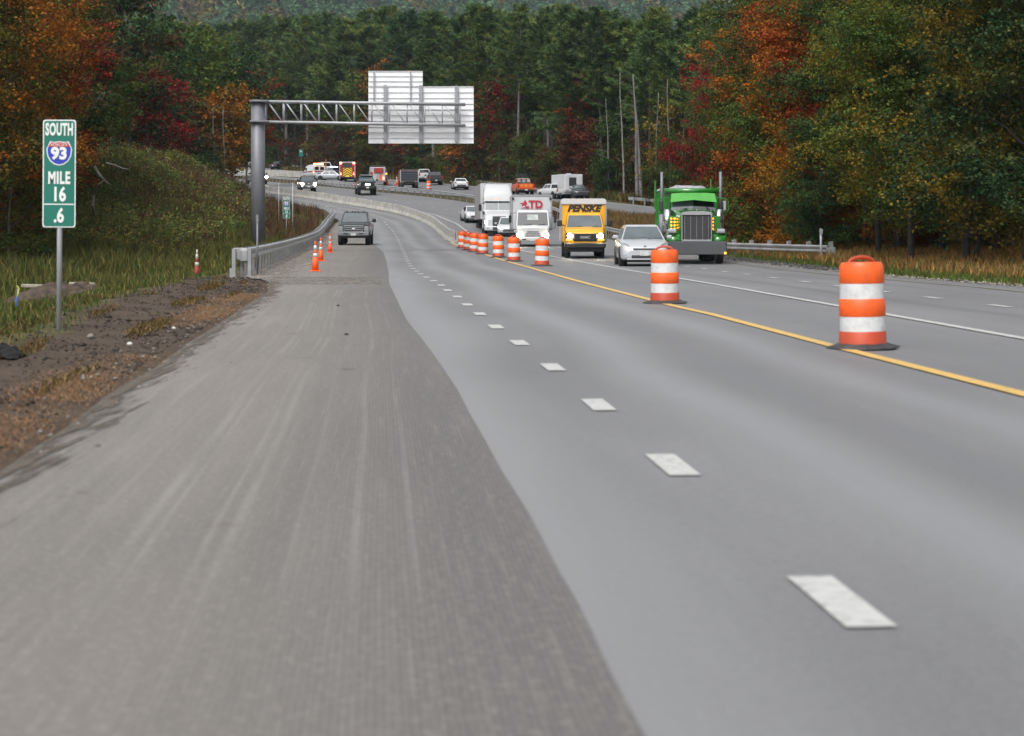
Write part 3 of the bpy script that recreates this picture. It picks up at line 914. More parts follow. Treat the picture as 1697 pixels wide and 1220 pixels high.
# slim posts behind the rail and elsewhere
def slim_post(px, Y, top, r_, mat, label, base=None, name='delineator_post', head=None):
    x = (px - CXP) * Y / FPX; z0 = terrain(x, Y)
    zt = (HOR - top) * Y / FPX + CAMZ - z0
    t = thing(name, label, 'post', (x, Y, z0))
    MB().m(mat).cyl((0, 0, -.3), (0, 0, zt), r_, n=8).build('shaft', t)
    MB().m(mat).box(0, -r_, zt - .12, r_ * 2.6, .012, .2).build('reflector_plate', t)
    return t
slim_post(426.5, 54, 356, .028, m_pole, 'thin galvanised post rising behind the blunt guardrail end')
slim_post(462, 150, 303, .03, m_chord, 'thin grey post left of the taller one behind the small mile marker')
slim_post(485, 138, 303, .04, m_chord, 'taller thin pale post standing right of the small mile marker')
slim_post(381, 185, 303, .04, m_pole, 'thin dark post by the roadside left of the gantry column')
slim_post(1360.5, 73.5, 379, .05, m_chord, 'grey steel post behind the end of the short right guardrail')
slim_post(540, 305, 264, .08, M('rust_pole', (.22, .09, .06), .8), 'reddish brown post standing between the white van and the forest')

def gantry():
    Y = 95.0
    sx = Y / FPX
    xc = (427.5 - CXP) * sx
    z0 = terrain(xc, Y)
    def P(px, py, dy=0.0): return ((px - CXP) * sx - xc, dy, (HOR - py) * sx + CAMZ - z0)
    t = thing('sign_gantry', 'grey cantilever sign gantry with a thick column and a truss arm', 'gantry', (xc, Y, z0))
    r_ = .37
    mb = MB().m(m_pole); mb.cyl((0, 0, -.6), (0, 0, P(0, 168)[2]), r_, r_ * .97, 28)
    mb.cyl((0, 0, P(0, 168)[2]), (0, 0, P(0, 166)[2]), r_ * 1.02, r_ * 1.02, 28)
    mb.build('column', t)
    for nm, ya, yb in (('top_chord', 168.5, 173.2), ('bottom_chord', 202.0, 207.8)):
        for dy in (-.22, .22):
            mb = MB().m(m_chord)
            a = P(415, ya, dy); b = P(771, yb, dy)
            mb.cyl(a, b, .075, n=12); mb.build(nm, t)
    for dy in (-.22, .22):
        for i in range(12):
            px = 441 + i * 29.2
            f = (px - 415) / 356
            a = P(px, 168.5 + 4.7 * f, dy); b = P(px, 202 + 5.8 * f, dy)
            if dy < 0 or i < 1 or True:
                MB().m(m_chord).cyl(a, b, .027, n=8).build('web_strut', t)
            if i < 11:
                c = P(px + 27, 202 + 5.8 * f, dy)
                MB().m(m_chord).cyl(P(px + 3, 168.5 + 4.7 * f, dy), c, .023, n=8).build('diagonal_brace', t)
    for i in range(7):                              # cross ties between the two planes
        px = 441 + i * 55
        f = (px - 415) / 356
        for py in (168.5 + 4.7 * f, 202 + 5.8 * f):
            MB().m(m_chord).cyl(P(px, py, -.22), P(px, py, .22), .028, n=6).build('cross_tie', t)
    for z in (P(0, 168.5)[2], P(0, 202)[2]):
        MB().m(m_pole).box(.12, 0, z, .95, 1.0, .10, .02).build('saddle_bracket', t)
    # the signs: we see the back of two extruded panels
    s = thing('highway_sign_back', 'blank stepped back of two large ribbed aluminium signs hung on the gantry', 'sign', (xc, Y, z0))
    def plank(x0, x1, y0, y1, n):
        """horizontal extruded planks with lips"""
        for i in range(n):
            ya, yb = y0 + (y1 - y0) * i / n, y0 + (y1 - y0) * (i + 1) / n
            a = P(x0, yb, .62); b = P(x1, ya, .62)
            mb = MB().m(m_alum)
            zc, hh = (a[2] + b[2]) / 2, b[2] - a[2]
            cx_, w_ = (a[0] + b[0]) / 2, b[0] - a[0]
            mb.box(cx_, .64, zc, w_, .02, hh - .006)
            mb.box(cx_, .61, b[2] - .012, w_, .04, .012)
            mb.box(cx_, .592, b[2] - .018, w_, .008, .02)
            mb.build('plank', s)
    plank(609, 699.5, 116, 141, 3)
    plank(609, 784.5, 141.6, 237, 10)
    for px, y0, y1, w_ in ((637.5, 140, 236, .12), (696.5, 140, 236, .12), (756, 141, 236, .12)):
        a, b = P(px, y1), P(px, y0)
        mb = MB().m(m_beam); mb.box(a[0], .51, (a[2] + b[2]) / 2, w_, .10, b[2] - a[2])
        mb.box(a[0], .455, (a[2] + b[2]) / 2, w_ * 1.35, .012, b[2] - a[2])
        for k in range(9):
            z = a[2] + (b[2] - a[2]) * (k + .5) / 9
            mb.box(a[0], .50, z, w_ * 1.9, .03, .045)
        mb.build('mounting_beam', s)
    for px in (618.5, 679.5):
        a, b = P(px, 168), P(px, 117)
        mb = MB().m(m_beam); mb.box(a[0], .52, (a[2] + b[2]) / 2, .05, .07, b[2] - a[2])
        for k in range(6): mb.box(a[0], .52, a[2] + (b[2] - a[2]) * (k + .5) / 6, .10, .03, .04)
        mb.build('mounting_bar', s)
gantry()

# ------------------------------------------------------------------ traffic barrels and cones
m_or = M('barrel_orange', (.80, .105, .008), .45, var=.08, scale=3, dirt=(.30, .07, .025, .6), dscale=7)
m_or_d = M('barrel_orange_base', (.40, .045, .012), .5, var=.15, scale=3, dirt=(.25, .07, .03, .6), dscale=4)
m_refl = M('reflective_white', (.60, .61, .62), .4, var=.06, scale=30, dirt=(.30, .29, .28, .6), dscale=7)
m_rub = M('black_rubber', (.028, .028, .03), .7, var=.3, scale=6, dirt=(.10, .095, .09, .6), dscale=5)
def barrel(label, loc, rz=0.0, wear=0):
    t = thing('traffic_barrel', label, 'traffic barrel', loc, rz, 'orange and white traffic barrels along the lane closure')
    prof = [(.262, .03, 0), (.262, .045, 0), (.256, .06, 0), (.254, .175, 0), (.246, .185, 1), (.245, .345, 1), (.252, .355, 0), (.250, .53, 0), (.241, .54, 1), (.240, .705, 1), (.246, .715, 0), (.240, .895, 0), (.215, .935, 0)]
    n = 28
    cols = []
    def ring_(r_, z): return [(r_ * math.cos(2 * PI * j / n), r_ * math.sin(2 * PI * j / n), z) for j in range(n)]
    def seg(i0, i1, nm, mat, cap=False):
        mb = MB().m(mat); mb.smooth = True
        mb.ring([ring_(prof[i][0], prof[i][1]) for i in range(i0, i1 + 1)], cap=False)
        mb.smooth = False
        if cap: mb.poly(ring_(prof[i1][0], prof[i1][1]))
        mb.build(nm, t)
    seg(0, 4, 'base_section', m_or_d)
    seg(4, 5, 'white_band', m_refl); seg(5, 8, 'orange_band', m_or); seg(8, 9, 'white_band', m_refl); seg(9, 12, 'top_section', m_or, True)
    mb = MB().m(m_or_d)
    arc = [(-.16 + .32 * i / 10, 0, .925 + .068 * math.sin(PI * i / 10) ** .5) for i in range(11)]
    mb.tube(arc, .020, 8); mb.build('handle', t)
    mb = MB().m(m_rub)
    mb.ring([[(r_ * math.cos(2 * PI * j / 8 + .4), r_ * math.sin(2 * PI * j / 8 + .4), z) for j in range(8)] for r_, z in ((.405, .0), (.395, .016), (.31, .038), (.268, .054))])
    mb.build('rubber_base', t)
    return t
BARRELS = [(1430, 578, 'nearest and largest orange and white traffic barrel at the right'),
           (1102, 503, 'second traffic barrel, in front of the silver hatchback'),
           (898, 441, 'third traffic barrel, in front of the white box truck headlight'),
           (852, 433.5, 'weathered traffic barrel just left of the third, with dark scuffed base'),
           (826, 427, 'traffic barrel standing fifth from the nearest, bright top'),
           (800, 421.5, 'traffic barrel sixth in line before the white semi truck'),
           (786, 418, 'narrow seen traffic barrel seventh in line, half behind the sixth'),
           (776, 415, 'traffic barrel eighth in line near the barrier end'),
           (766, 411.5, 'farthest traffic barrel in the line, touching the concrete barrier end')]
b0 = None
for i, (px, py, lb) in enumerate(BARRELS):
    p = gp(px, py)
    z = p[2] + .012
    if b0 is None: b0 = barrel(lb, (p[0], p[1], z)); o = b0
    else: o = copy_tree(b0, (p[0], p[1], z), rnd.uniform(-.6, .6), lb)
    o.rotation_euler = (rnd.uniform(-.025, .025), rnd.uniform(-.025, .025), rnd.uniform(-.5, .5))
    o.scale = (1, 1, 1.0)
p = gp(710.5, 315)
o = copy_tree(b0, (p[0], p[1], p[2] + .04), .2, 'lone traffic barrel on the far carriageway beside the dark pickup'); o.scale = (1.15, 1.15, 1.1)

m_cone = M('cone_orange', (.80, .10, .012), .5, var=.1, scale=5)
def cone(label, loc, s_=1.0):
    t = thing('traffic_cone', label, 'traffic cone', loc, 0, 'orange traffic cones with two white collars')
    n = 18
    def seg(z0, z1, nm, mat, e=0.0):
        f = lambda z: .115 + (.028 - .115) * z / .9 + e
        mb = MB().m(mat); mb.smooth = True
        mb.ring([[(f(z) * math.cos(2 * PI * j / n), f(z) * math.sin(2 * PI * j / n), z + .03) for j in range(n)] for z in (z0, z1)], cap=True)
        mb.build(nm, t)
    seg(0, .43, 'lower_cone', m_cone); seg(.43, .55, 'white_collar', m_refl, .002); seg(.55, .65, 'middle_cone', m_cone); seg(.65, .80, 'white_collar', m_refl, .002); seg(.80, .93, 'tip', m_cone)
    MB().m(m_cone).box(0, 0, .018, .37, .37, .034, .012).build('base_plate', t)
    t.scale = (s_, s_, s_)
    return t
p = gp(522.5, 450); c0 = cone('nearest of three orange cones by the left guardrail', p, .98)
p = gp(531.5, 433); copy_tree(c0, p, .3, 'middle one of three orange cones by the left guardrail')
p = gp(547, 418.5); copy_tree(c0, p, -.2, 'farthest of three orange cones by the left guardrail, nearest the parked pickup')
# old faded cone left in the grass
x_, y_ = (326.5 - CXP) * 59 / FPX, 59
o = copy_tree(c0, (x_, y_, terrain(x_, y_) + .02), .5, 'old dark red cone with pale tip left in the roadside grass'); o['group'] = 'lost cone'
m_oldr = M('old_cone_red', (.22, .025, .015), .7); m_oldw = M('old_cone_white', (.45, .42, .36), .7)
for ch in o.children:
    ch.data = ch.data.copy()
    ch.data.materials[0] = m_oldw if ch.name.startswith(('tip', 'white_collar.')) and 'tip' in ch.name or ch.name.startswith('white') else m_oldr
del o['group']
o.scale = (.9, .9, 1.05)
for px, py, lb in ((642, 307.5, 'small orange cone glowing beside the back of the red tanker'), (657.5, 308, 'small orange cone at the left rear corner of the dump truck')):
    p = gp(px, py); c = copy_tree(c0, (p[0], p[1], p[2] + .04), .1, lb); c.scale = (1.5, 1.5, 1.3)

# ------------------------------------------------------------------ litter and bits on the verge
m_tarp = M('dirty_white_plastic', (.55, .56, .58), .5, var=.25, scale=6)
def crumple(name, label, cat, loc, sx, sy, sz, mat, seed, n=10, amp=.35, col2=None):
    rs_ = np.random.RandomState(seed)
    mb = MB().m(mat)
    V = []
    m_ = n + 1
    for i in range(m_):
        for j in range(m_):
            u, v = i / n * 2 - 1, j / n * 2 - 1
            hgt = max(0, 1 - (u * u + v * v) * .75) * (1 + rs_.uniform(-amp, amp)) + rs_.uniform(0, .12)
            V.append((u * sx + rs_.uniform(-.04, .04) * sx, v * sy + rs_.uniform(-.05, .05) * sy, hgt * sz - .04))
    mb.v = V
    for i in range(n):
        for j in range(n):
            a = i * m_ + j
            if col2 and rs_.rand() < .4: mb.m(col2)
            else: mb.m(mat)
            mb.face((a, a + m_, a + m_ + 1, a + 1))
    o = mb.build(name); o.location = loc
    return tag(o, label, cat)
def onland(px, Y, dz=0.0):
    x = (px - CXP) * Y / FPX
    return (x, Y, terrain(x, Y) + dz)
crumple('plastic_sheeting', 'crumpled white and bluish plastic sheeting lying in the grass left of the old cone', 'litter', onland(279, 59.5), .45, .3, .36, m_tarp, 4, amp=.6, col2=M('dark_plastic', (.05, .07, .09), .5))
crumple('dirt_mound', 'low brown mound of dug dirt behind the sign post', 'dirt mound', onland(110, 54), 1.6, 1.2, .62, M('mound_dirt', (.058, .041, .030), .95, var=.45, scale=5, bump=.05), 8, n=16, amp=.2)
crumple('black_rubber_scrap', 'black lump of torn rubber on the dirt at the left edge', 'scrap', onland(4, 19, .0), .2, .28, .12, M('scrap_black', (.006, .006, .006), .9), 9)
m_plank = M('weathered_timber', (.30, .27, .22), .85, var=.25, scale=8)
for px, ln, lb in ((84, 1.35, 'weathered grey timber lying on the dirt mound left of the sign post'), (146, .75, 'weathered grey timber lying right of the sign post')):
    o = MB().m(m_plank).box(0, 0, 0, ln, .14, .09, .01).build('timber_plank'); o.location = onland(px - 10, 54.6, 0); o.location.z = terrain(o.location.x, 54.6) + .56
    o.rotation_euler = (.05, .03, rnd.uniform(-.1, .1)); tag(o, lb, 'timber')
st = thing('survey_stake', 'wooden survey stake with yellow and blue ribbon in the left grass', 'stake', onland(29, 45))
MB().m(m_plank).box(0, 0, .2, .03, .03, .7).build('stake', st)
MB().m(M('ribbon_yellow', (.55, .6, .1), .5)).tube([(0, -.03, .62), (.05, -.04, .55), (.03, -.05, .42), (0, -.03, .36)], .016, 5).build('yellow_ribbon', st)
MB().m(M('ribbon_blue', (.04, .15, .5), .5)).tube([(0, -.03, .36), (-.02, -.05, .26), (.0, -.03, .12)], .018, 5).build('blue_ribbon', st)
def stone(label, loc, r_, mat, seed=1):
    rs_ = np.random.RandomState(seed)
    mb = MB().m(mat)
    rings = []
    for i in range(5):
        a = PI * (i + .5) / 5; n = 8
        rings.append([(r_ * math.sin(a) * math.cos(2 * PI * j / n) * rs_.uniform(.8, 1.15), r_ * math.sin(a) * math.sin(2 * PI * j / n) * rs_.uniform(.8, 1.15), -r_ * .7 * math.cos(a)) for j in range(n)])
    mb.smooth = True
    mb.ring(rings); o = mb.build('stone'); o.location = (loc[0], loc[1], loc[2] + r_ * .35)
    return tag(o, label, 'stone')
m_ws = M('white_stone', (.55, .53, .48), .8)
stone('white stone at the edge of the orange pine needles on the roadside dirt', gp(215, 572), .035, m_ws, 2)
stone('smaller pale stone on the dirt beyond the white stone', gp(288, 545), .028, m_ws, 4)
stone('flat grey stone on the dirt left of the white stone', gp(150, 560), .05, m_stone, 7)
for i, (px, py, lb) in enumerate(((560, 508, 'small dark clod lying on the milled shoulder near the dust band'), (574, 556, 'dark clod halfway along the milled shoulder'))):
    stone(lb, gp(px, py), .03, m_clod, 11 + i)
def twig(label, pts, r_):
    o = MB().m(M('bleached_wood', (.17, .15, .125), .8, var=.2)).tube(pts, [r_ * (1 - .7 * i / (len(pts) - 1)) for i in range(len(pts))], 7).build('fallen_branch'); return tag(o, label, 'branch')
def pt(px, py, Y): return ((px - CXP) * Y / FPX, Y, (HOR - py) * Y / FPX + CAMZ)
twig('bleached dead branch leaning out of the brush, forked low', [pt(157, 358, 92), pt(154, 340, 91), pt(156, 322, 91), pt(163, 306, 90), pt(171, 299, 90)], .075)
twig('grey dead limb slanting down the brushy slope', [pt(156, 276, 92), pt(163, 287, 92), pt(171, 297, 91), pt(182, 306, 91)], .09)
twig('thin dead limb lying along the top of the brushy slope', [pt(176, 270, 96), pt(190, 274, 96), pt(203, 279, 96), pt(214, 281, 96)], .06)
# ------------------------------------------------------------------ vehicles (front looks to local -Y)
m_glass = M('windscreen_glass', (.075, .095, .10), .14, 0, var=.25, scale=1.2, spec=1.0, coat=1.0)  # pale teal base colour carries some of the sky's reflection
m_dglass = M('dark_glass', (.012, .014, .016), .06, 0, var=.1, spec=.8, coat=.6)
m_tyre = M('tyre_rubber', (.018, .018, .019), .8, var=.2)
m_black = M('black_trim', (.015, .015, .016), .5, var=.2)
m_dark = M('grille_dark', (.03, .03, .033), .5, var=.3, scale=20)
m_chrome = M('chrome', (.62, .63, .65), .15, .95, var=.05)
m_rim = M('wheel_alloy', (.35, .35, .36), .35, .8, var=.1)
m_lamp = M('headlamp_lens', (.26, .27, .28), .12, 0, var=.3, scale=25, spec=1.0)
m_lampon = M('headlamp_lit', (.9, .85, .7), .3, emit=(1, .86, .62), est=60)
m_fogon = M('foglamp_lit', (.9, .9, .9), .3, emit=(1, .97, .92), est=5)
m_amber = M('amber_lamp', (.75, .25, .02), .3, emit=(1, .38, .03), est=1.5)
m_tail = M('tail_lamp', (.35, .01, .01), .25)
m_redon = M('red_lamp_lit', (.7, .1, .08), .3, emit=(1, .25, .15), est=5)
m_blueon = M('blue_lamp_lit', (.5, .7, 1), .3, emit=(.55, .8, 1), est=6)
m_plate = M('number_plate', (.5, .52, .5), .5, var=.35, scale=22)
m_under = M('underbody', (.012, .012, .012), .9)
P_WHITE = M('paint_white', (.52, .53, .54), .28, coat=.6, var=.04)
P_SILV = M('paint_silver', (.30, .32, .35), .3, .35, coat=.7, var=.04)
P_GREY = M('paint_grey', (.06, .064, .068), .3, .35, coat=.7, var=.06)
P_DGREY = M('paint_dark_grey', (.05, .053, .06), .3, .3, coat=.7, var=.06)
P_BLACK = M('paint_black', (.012, .012, .014), .2, coat=.8, var=.1)
P_YEL = M('paint_yellow', (.72, .36, .012), .32, coat=.5, var=.05)
P_GREEN = M('paint_green', (.018, .165, .014), .25, coat=.8, var=.05)
P_ORG = M('paint_orange', (.62, .11, .02), .35, coat=.4, var=.08)
P_RED = M('paint_red', (.28, .018, .015), .3, coat=.5, var=.1)
P_BOX = M('box_panel_white', (.50, .515, .53), .45, var=.06, scale=.8, dirt=(.42, .43, .44, .5), dscale=1.5)
P_TRL = M('trailer_side', (.26, .255, .26), .5, .2, var=.1, scale=2, dirt=(.18, .17, .17, .6))
WM = {}
def wheel(par, x, y, r_=.36, w_=.22, rim=None, zoff=0.0):
    key = (round(r_, 3), round(w_, 3), (rim or m_rim).name)
    if key not in WM:
        a = MB().m(m_tyre)
        n = 22
        prof = [(-.5, .72), (-.5, .93), (-.36, 1.0), (.36, 1.0), (.5, .93), (.5, .72)]
        a.smooth = True
        a.ring([[(u * w_, r_ * q * math.cos(2 * PI * j / n), r_ * q * math.sin(2 * PI * j / n)) for j in range(n)] for u, q in prof], cap=False)
        b = MB().m(rim or m_rim)
        for s_ in (-1, 1):
            b.poly([(s_ * w_ * .40, r_ * .73 * math.cos(2 * PI * j / 16), r_ * .73 * math.sin(2 * PI * j / 16)) for j in range(16)])
        b.cyl((-w_ * .46, 0, 0), (w_ * .46, 0, 0), r_ * .2, n=8)
        for k in range(5):
            aa = 2 * PI * k / 5
            for s_ in (-1, 1):
                b.box(s_ * w_ * .42, math.cos(aa) * r_ * .42, math.sin(aa) * r_ * .42, .02, .09 if abs(math.cos(aa)) < .7 else r_ * .5, .09 if abs(math.sin(aa)) < .7 else r_ * .5)
        WM[key] = (a.mesh('wheel'), b.mesh('rim'))
    o = link('wheel', WM[key][0], par); o.location = (x, y, r_ + zoff)
    link('rim', WM[key][1], o)
    return o
def bx(par, name, mat, cx_, cy_, cz, sx_, sy_, sz, bev=0.0, rot=None):
    o = MB().m(mat).box(0, 0, 0, sx_, sy_, sz, bev).build(name, par)
    o.location = (cx_, cy_, cz)
    if rot: o.rotation_euler = rot
    return o
def wiper(par, a, b): return MB().m(m_black).tube([a, b], .013, 4).build('wiper', par)
def round_lamp(par, name, mat, x, y, z, r_, d=.03):
    o = MB().m(mat).cyl((0, 0, 0), (0, -d, 0), r_, r_ * .9, 14).build(name, par); o.location = (x, y, z); return o
def body(par, st, mat, name='body', shoulder=.10, low=None):
    """closed loft; st: (y, half-width, z bottom, z top[, nose rounding])"""
    rings = []
    for s_ in st:
        y, w_, zb, zt = s_[:4]
        h_ = zt - zb; sh = min(shoulder, h_ * .3)
        half = [(w_ * .90, zb), (w_ * .985, zb + h_ * .10), (w_, zb + h_ * .45), (w_ * .985, zt - sh * 1.2), (w_ * .95, zt - sh * .4), (w_ * .86, zt - sh * .05), (w_ * .45, zt + .02), ]
        rings.append([(x, y, z) for x, z in half] + [(0, y, zt + .028)] + [(-x, y, z) for x, z in half[::-1]])
    mb = MB().m(mat); mb.smooth = True
    mb.ring(rings, cap=False)
    mb.smooth = False
    mb.poly(rings[0][::-1]); mb.poly(rings[-1])
    return mb.build(name, par)
def lerp3(a, b, t): return tuple(a[i] + (b[i] - a[i]) * t for i in range(3))
def pane(par, name, c, mat, i0=.04, i1=.96, j0=.06, j1=.94, off=.006):
    """c: four corners bl, br, tr, tl; inset patch set proud of that face"""
    bl, br, tr, tl = c
    def q(u, v): return Vector(lerp3(lerp3(bl, br, u), lerp3(tl, tr, u), v))
    pts = [q(i0, j0), q(i1, j0), q(i1, j1), q(i0, j1)]
    n = (pts[1] - pts[0]).cross(pts[3] - pts[0]).normalized()
    mb = MB().m(mat)
    mb.ring([[p + n * .001 for p in pts], [p + n * off for p in pts]])
    return mb.build(name, par)
def cabin(par, b, r_, zb, zr, wb, wt, mat, glass=None, rear_glass=None, side=((.03, .47), (.51, .97)), name='cabin', crown=.05, wind=(.05, .95, .06, .93)):
    """greenhouse: belt from b[0] to b[1], roof from r_[0] to r_[1]"""
    glass = glass or m_glass; rear_glass = rear_glass or m_dglass
    B = [(-wb, b[0], zb), (wb, b[0], zb), (wb, b[1], zb), (-wb, b[1], zb)]
    T = [(-wt, r_[0], zr), (wt, r_[0], zr), (wt, r_[1], zr), (-wt, r_[1], zr)]
    C = [(-wt * .9, r_[0] + .12, zr + crown), (wt * .9, r_[0] + .12, zr + crown), (wt * .9, r_[1] - .1, zr + crown), (-wt * .9, r_[1] - .1, zr + crown)]
    mb = MB().m(mat); mb.ring([B, T, C])
    o = mb.build(name, par)
    pane(par, 'windscreen', (B[0], B[1], T[1], T[0]), glass, *wind)
    pane(par, 'rear_window', (B[2], B[3], T[3], T[2]), rear_glass, .08, .92, .12, .9)
    for i0, i1 in side:
        pane(par, 'side_window', (B[1], B[2], T[2], T[1]), rear_glass, i0, i1, .1, .9)
        pane(par, 'side_window', (B[3], B[0], T[0], T[3]), rear_glass, 1 - i1, 1 - i0, .1, .9)
    # wipers
    for x0 in (-.45, .15):
        wiper(par, (x0 * wb / .8, b[0] - .015, zb + .05), ((x0 + .55) * wb / .8, b[0] + .0, zb + .085))
    return o
def mirrors(par, x, y, z, mat, sx_=.2, sz=.14, arm=.1):
    for s_ in (-1, 1):
        o = bx(par, 'wing_mirror', mat, s_ * x, y, z, sx_, .1, sz, .03)
        bx(o, 'mirror_arm', m_black, -s_ * (sx_ / 2 + arm / 2 - .02), 0, -sz * .2, arm, .04, .04)
def underbody(par, L0, L1, w_, z=.35, zb=.2):
    bx(par, 'underbody', m_under, 0, (L0 + L1) / 2, (z + zb) / 2, w_ * 2, L1 - L0, z - zb)
def arches(par, xs, ys, r_, w_):
    for y in ys:
        for s_ in (-1, 1):
            MB().m(m_under).cyl((s_ * (xs - .28), y, r_), (s_ * (xs + .006), y, r_), r_ * 1.22, n=18).build('wheel_well', par)
def at_px(px, py, dz=0.0):
    p = gp(px, py); return (p[0], p[1], p[2] + dz)
def veh(name, label, cat, px, py, rz, s_=1.0, dz=.01, roll=0.0):
    t = thing(name, label, cat, at_px(px, py, dz), rz); t.scale = (s_, s_, s_); return t
def slope_at(y): return math.atan2(g(y + 2) - g(y - 2), 4)
def sedan(t, mat, L_=4.5, W_=1.78, H=1.45, hatch=False, lit=False, grille='slot', rearlights=True, glass=None, ride=0.0, suv=False, rim=None):
    h = L_ / 2; w_ = W_ / 2
    zb, hood, belt = (.30 + ride, .80 + ride * .9, .92 + ride) if not suv else (.38 + ride, 1.0 + ride, 1.12 + ride)
    rear = belt + (.06 if not hatch else .04)
    body(t, [(-h, w_ * .72, zb + .02, hood - .28), (-h + .10, w_ * .90, zb - .04, hood - .12), (-h + .35, w_ * .98, zb - .06, hood - .01), (-h + 1.15, w_, zb - .06, hood + .10), (-.2, w_, zb - .06, belt), (h - .9, w_, zb - .06, rear), (h - .25, w_ * .97, zb - .02, rear - .02), (h - .04, w_ * .90, zb + .04, rear - .12), (h, w_ * .82, zb + .08, rear - .3)], mat)
    b = (-h + 1.05, h - (.25 if hatch or suv else .75)); r_ = (-h + 1.85, h - (.60 if hatch or suv else 1.35))
    cabin(t, b, r_, belt - .03, H - .05, w_ * .90, w_ * .68, mat, glass=glass, side=((.08, .48), (.52, .90)))
    rr = .33 + ride * .5
    arches(t, w_, (-h + .85, h - .85), rr, w_)
    for y in (-h + .85, h - .85):
        for s_ in (-1, 1): wheel(t, s_ * (w_ - .10), y, rr, .21, rim)
    underbody(t, -h + .3, h - .3, w_ * .85, zb + .05, zb - .10)
    for s_ in (-1, 1):
        hd = MB().m(m_lampon if lit else m_lamp)
        zz = hood - .22
        hd.ring([[(s_ * w_ * .52, -h + .02, zz - .06), (s_ * w_ * .93, -h + .20, zz - .02), (s_ * w_ * .95, -h + .26, zz + .10), (s_ * w_ * .60, -h + .10, zz + .05)], [(s_ * w_ * .50, -h - .02 + .0, zz - .06), (s_ * w_ * .90, -h + .08, zz - .02), (s_ * w_ * .92, -h + .14, zz + .10), (s_ * w_ * .60, -h + .03, zz + .05)]])
        hd.build('headlight', t)
        bx(t, 'tail_light', m_tail, s_ * w_ * .78, h - .03, rear - .2, w_ * .28, .12, .13, .03)
    bx(t, 'lower_intake', m_dark, 0, -h + .02, zb + .10, w_ * 1.05, .08, .11, .02)
    bx(t, 'grille', m_dark if grille != 'chrome' else m_chrome, 0, -h + .01, hood - .30, w_ * .9, .06, .07 if grille == 'slot' else .14, .02)
    bx(t, 'number_plate', m_plate, 0, h + .012, rear - .35, .31, .015, .16)
    bx(t, 'rear_bumper_insert', m_dark, 0, h + .003, zb + .15, w_ * 1.2, .03, .12, .01)
    mirrors(t, w_ + .10, b[0] + .45, belt + .08, mat, .18, .13, .14)
    return t
def pickup(t, mat, L_=5.7, W_=2.0, H=1.95, crew=True, rear=True, bed=True, trim=None, lit=False, lift=0.0, grille=None, rim=None, canopy=None, front='ford', glass=None):
    h = L_ / 2; w_ = W_ / 2; zb = .55 + lift; hood = 1.20 + lift; belt = 1.28 + lift
    body(t, [(-h + .04, w_ * .86, zb + .10, hood - .10), (-h + .10, w_ * .94, zb, hood - .03), (-h + .5, w_ * .97, zb - .05, hood), (-h + 1.45, w_ * .98, zb - .08, hood + .09), (-h + 1.6, w_ * .98, zb - .08, belt)] + [(h - 2.0, w_ * .98, zb - .08, belt), (h - .02, w_ * .97, zb - .02, belt - .02)], mat, shoulder=.08)
    b = (-h + 1.42, h - 1.95); r_ = (-h + 2.05, h - 2.08)
    cabin(t, b, r_, belt - .02, H - .05, w_ * .90, w_ * .72, mat, glass=glass, side=((.10, .50), (.55, .96)) if crew else ((.16, .9),))
    if bed:
        bx(t, 'bed_well', m_black, 0, h - 1.0, belt + .012, w_ * 1.6, 1.75, .05)
    rr = .40 + lift * .35
    arches(t, w_ * .98, (-h + .95, h - 1.15), rr, w_)
    for y in (-h + .95, h - 1.15):
        for s_ in (-1, 1): wheel(t, s_ * (w_ - .14), y, rr, .27, rim)
    underbody(t, -h + .5, h - .3, w_ * .7, zb, zb - .14)
    tr = trim or m_chrome
    bx(t, 'front_bumper', tr, 0, -h - .06, zb + .02, W_ * .97, .22, .25, .05)
    bx(t, 'bumper_valance', m_black, 0, -h + .04, zb - .16, W_ * .84, .16, .14, .03)
    gx = w_ * .60
    bx(t, 'grille', m_dark, 0, -h - .005, hood - .30, gx * 2, .12, .36, .03)
    gm = grille or m_chrome
    g_ = bx(t, 'grille_surround', gm, 0, -h - .05, hood - .13, gx * 2.04, .07, .055, .015)
    bx(t, 'grille_bar', gm, 0, -h - .075, hood - .24, gx * 1.7, .03, .05, .01)
    bx(t, 'grille_bar', gm, 0, -h - .075, hood - .35, gx * 1.7, .03, .05, .01)
    bx(t, 'grille_surround', gm, 0, -h - .05, hood - .47, gx * 1.9, .07, .05, .015)
    for s_ in (-1, 1):
        bx(t, 'grille_side', gm, s_ * gx * .97, -h - .05, hood - .30, .05, .07, .36, .01)
        bx(t, 'headlight', m_lampon if lit else m_lamp, s_ * (w_ * .80), -h - .005, hood - .29, w_ * .29, .12, .27, .03)
        bx(t, 'indicator', m_amber if lit else m_lamp, s_ * (w_ * .80), -h - .02, hood - .46, w_ * .28, .10, .07, .01)
        bx(t, 'tail_light', m_tail, s_ * w_ * .90, h - .01, belt - .28, .16, .08, .38, .02)
        bx(t, 'bumper_slot', m_black, s_ * w_ * .48, -h - .172, zb + .04, .26, .01, .08, .0)
    bx(t, 'badge', m_signw, 0, -h - .10, hood - .295, .17, .02, .075, .02)
    bx(t, 'number_plate', m_plate, 0, -h - .18, zb + .0, .31, .015, .15)
    bx(t, 'tailgate', mat, 0, h + .015, belt - .30, W_ * .72, .05, .50, .02)
    bx(t, 'rear_bumper', m_chrome if trim is None else tr, 0, h + .06, zb - .02, W_ * .94, .16, .20, .03)
    bx(t, 'number_plate', m_plate, 0, h + .15, zb + .02, .31, .015, .15)
    mirrors(t, w_ + .20, b[0] + .35, belt + .13, m_black, .24, .22, .16)
    return t

P_DKGREEN = M('paint_dark_green_grey', (.03, .036, .036), .3, .1, coat=.4, var=.06)
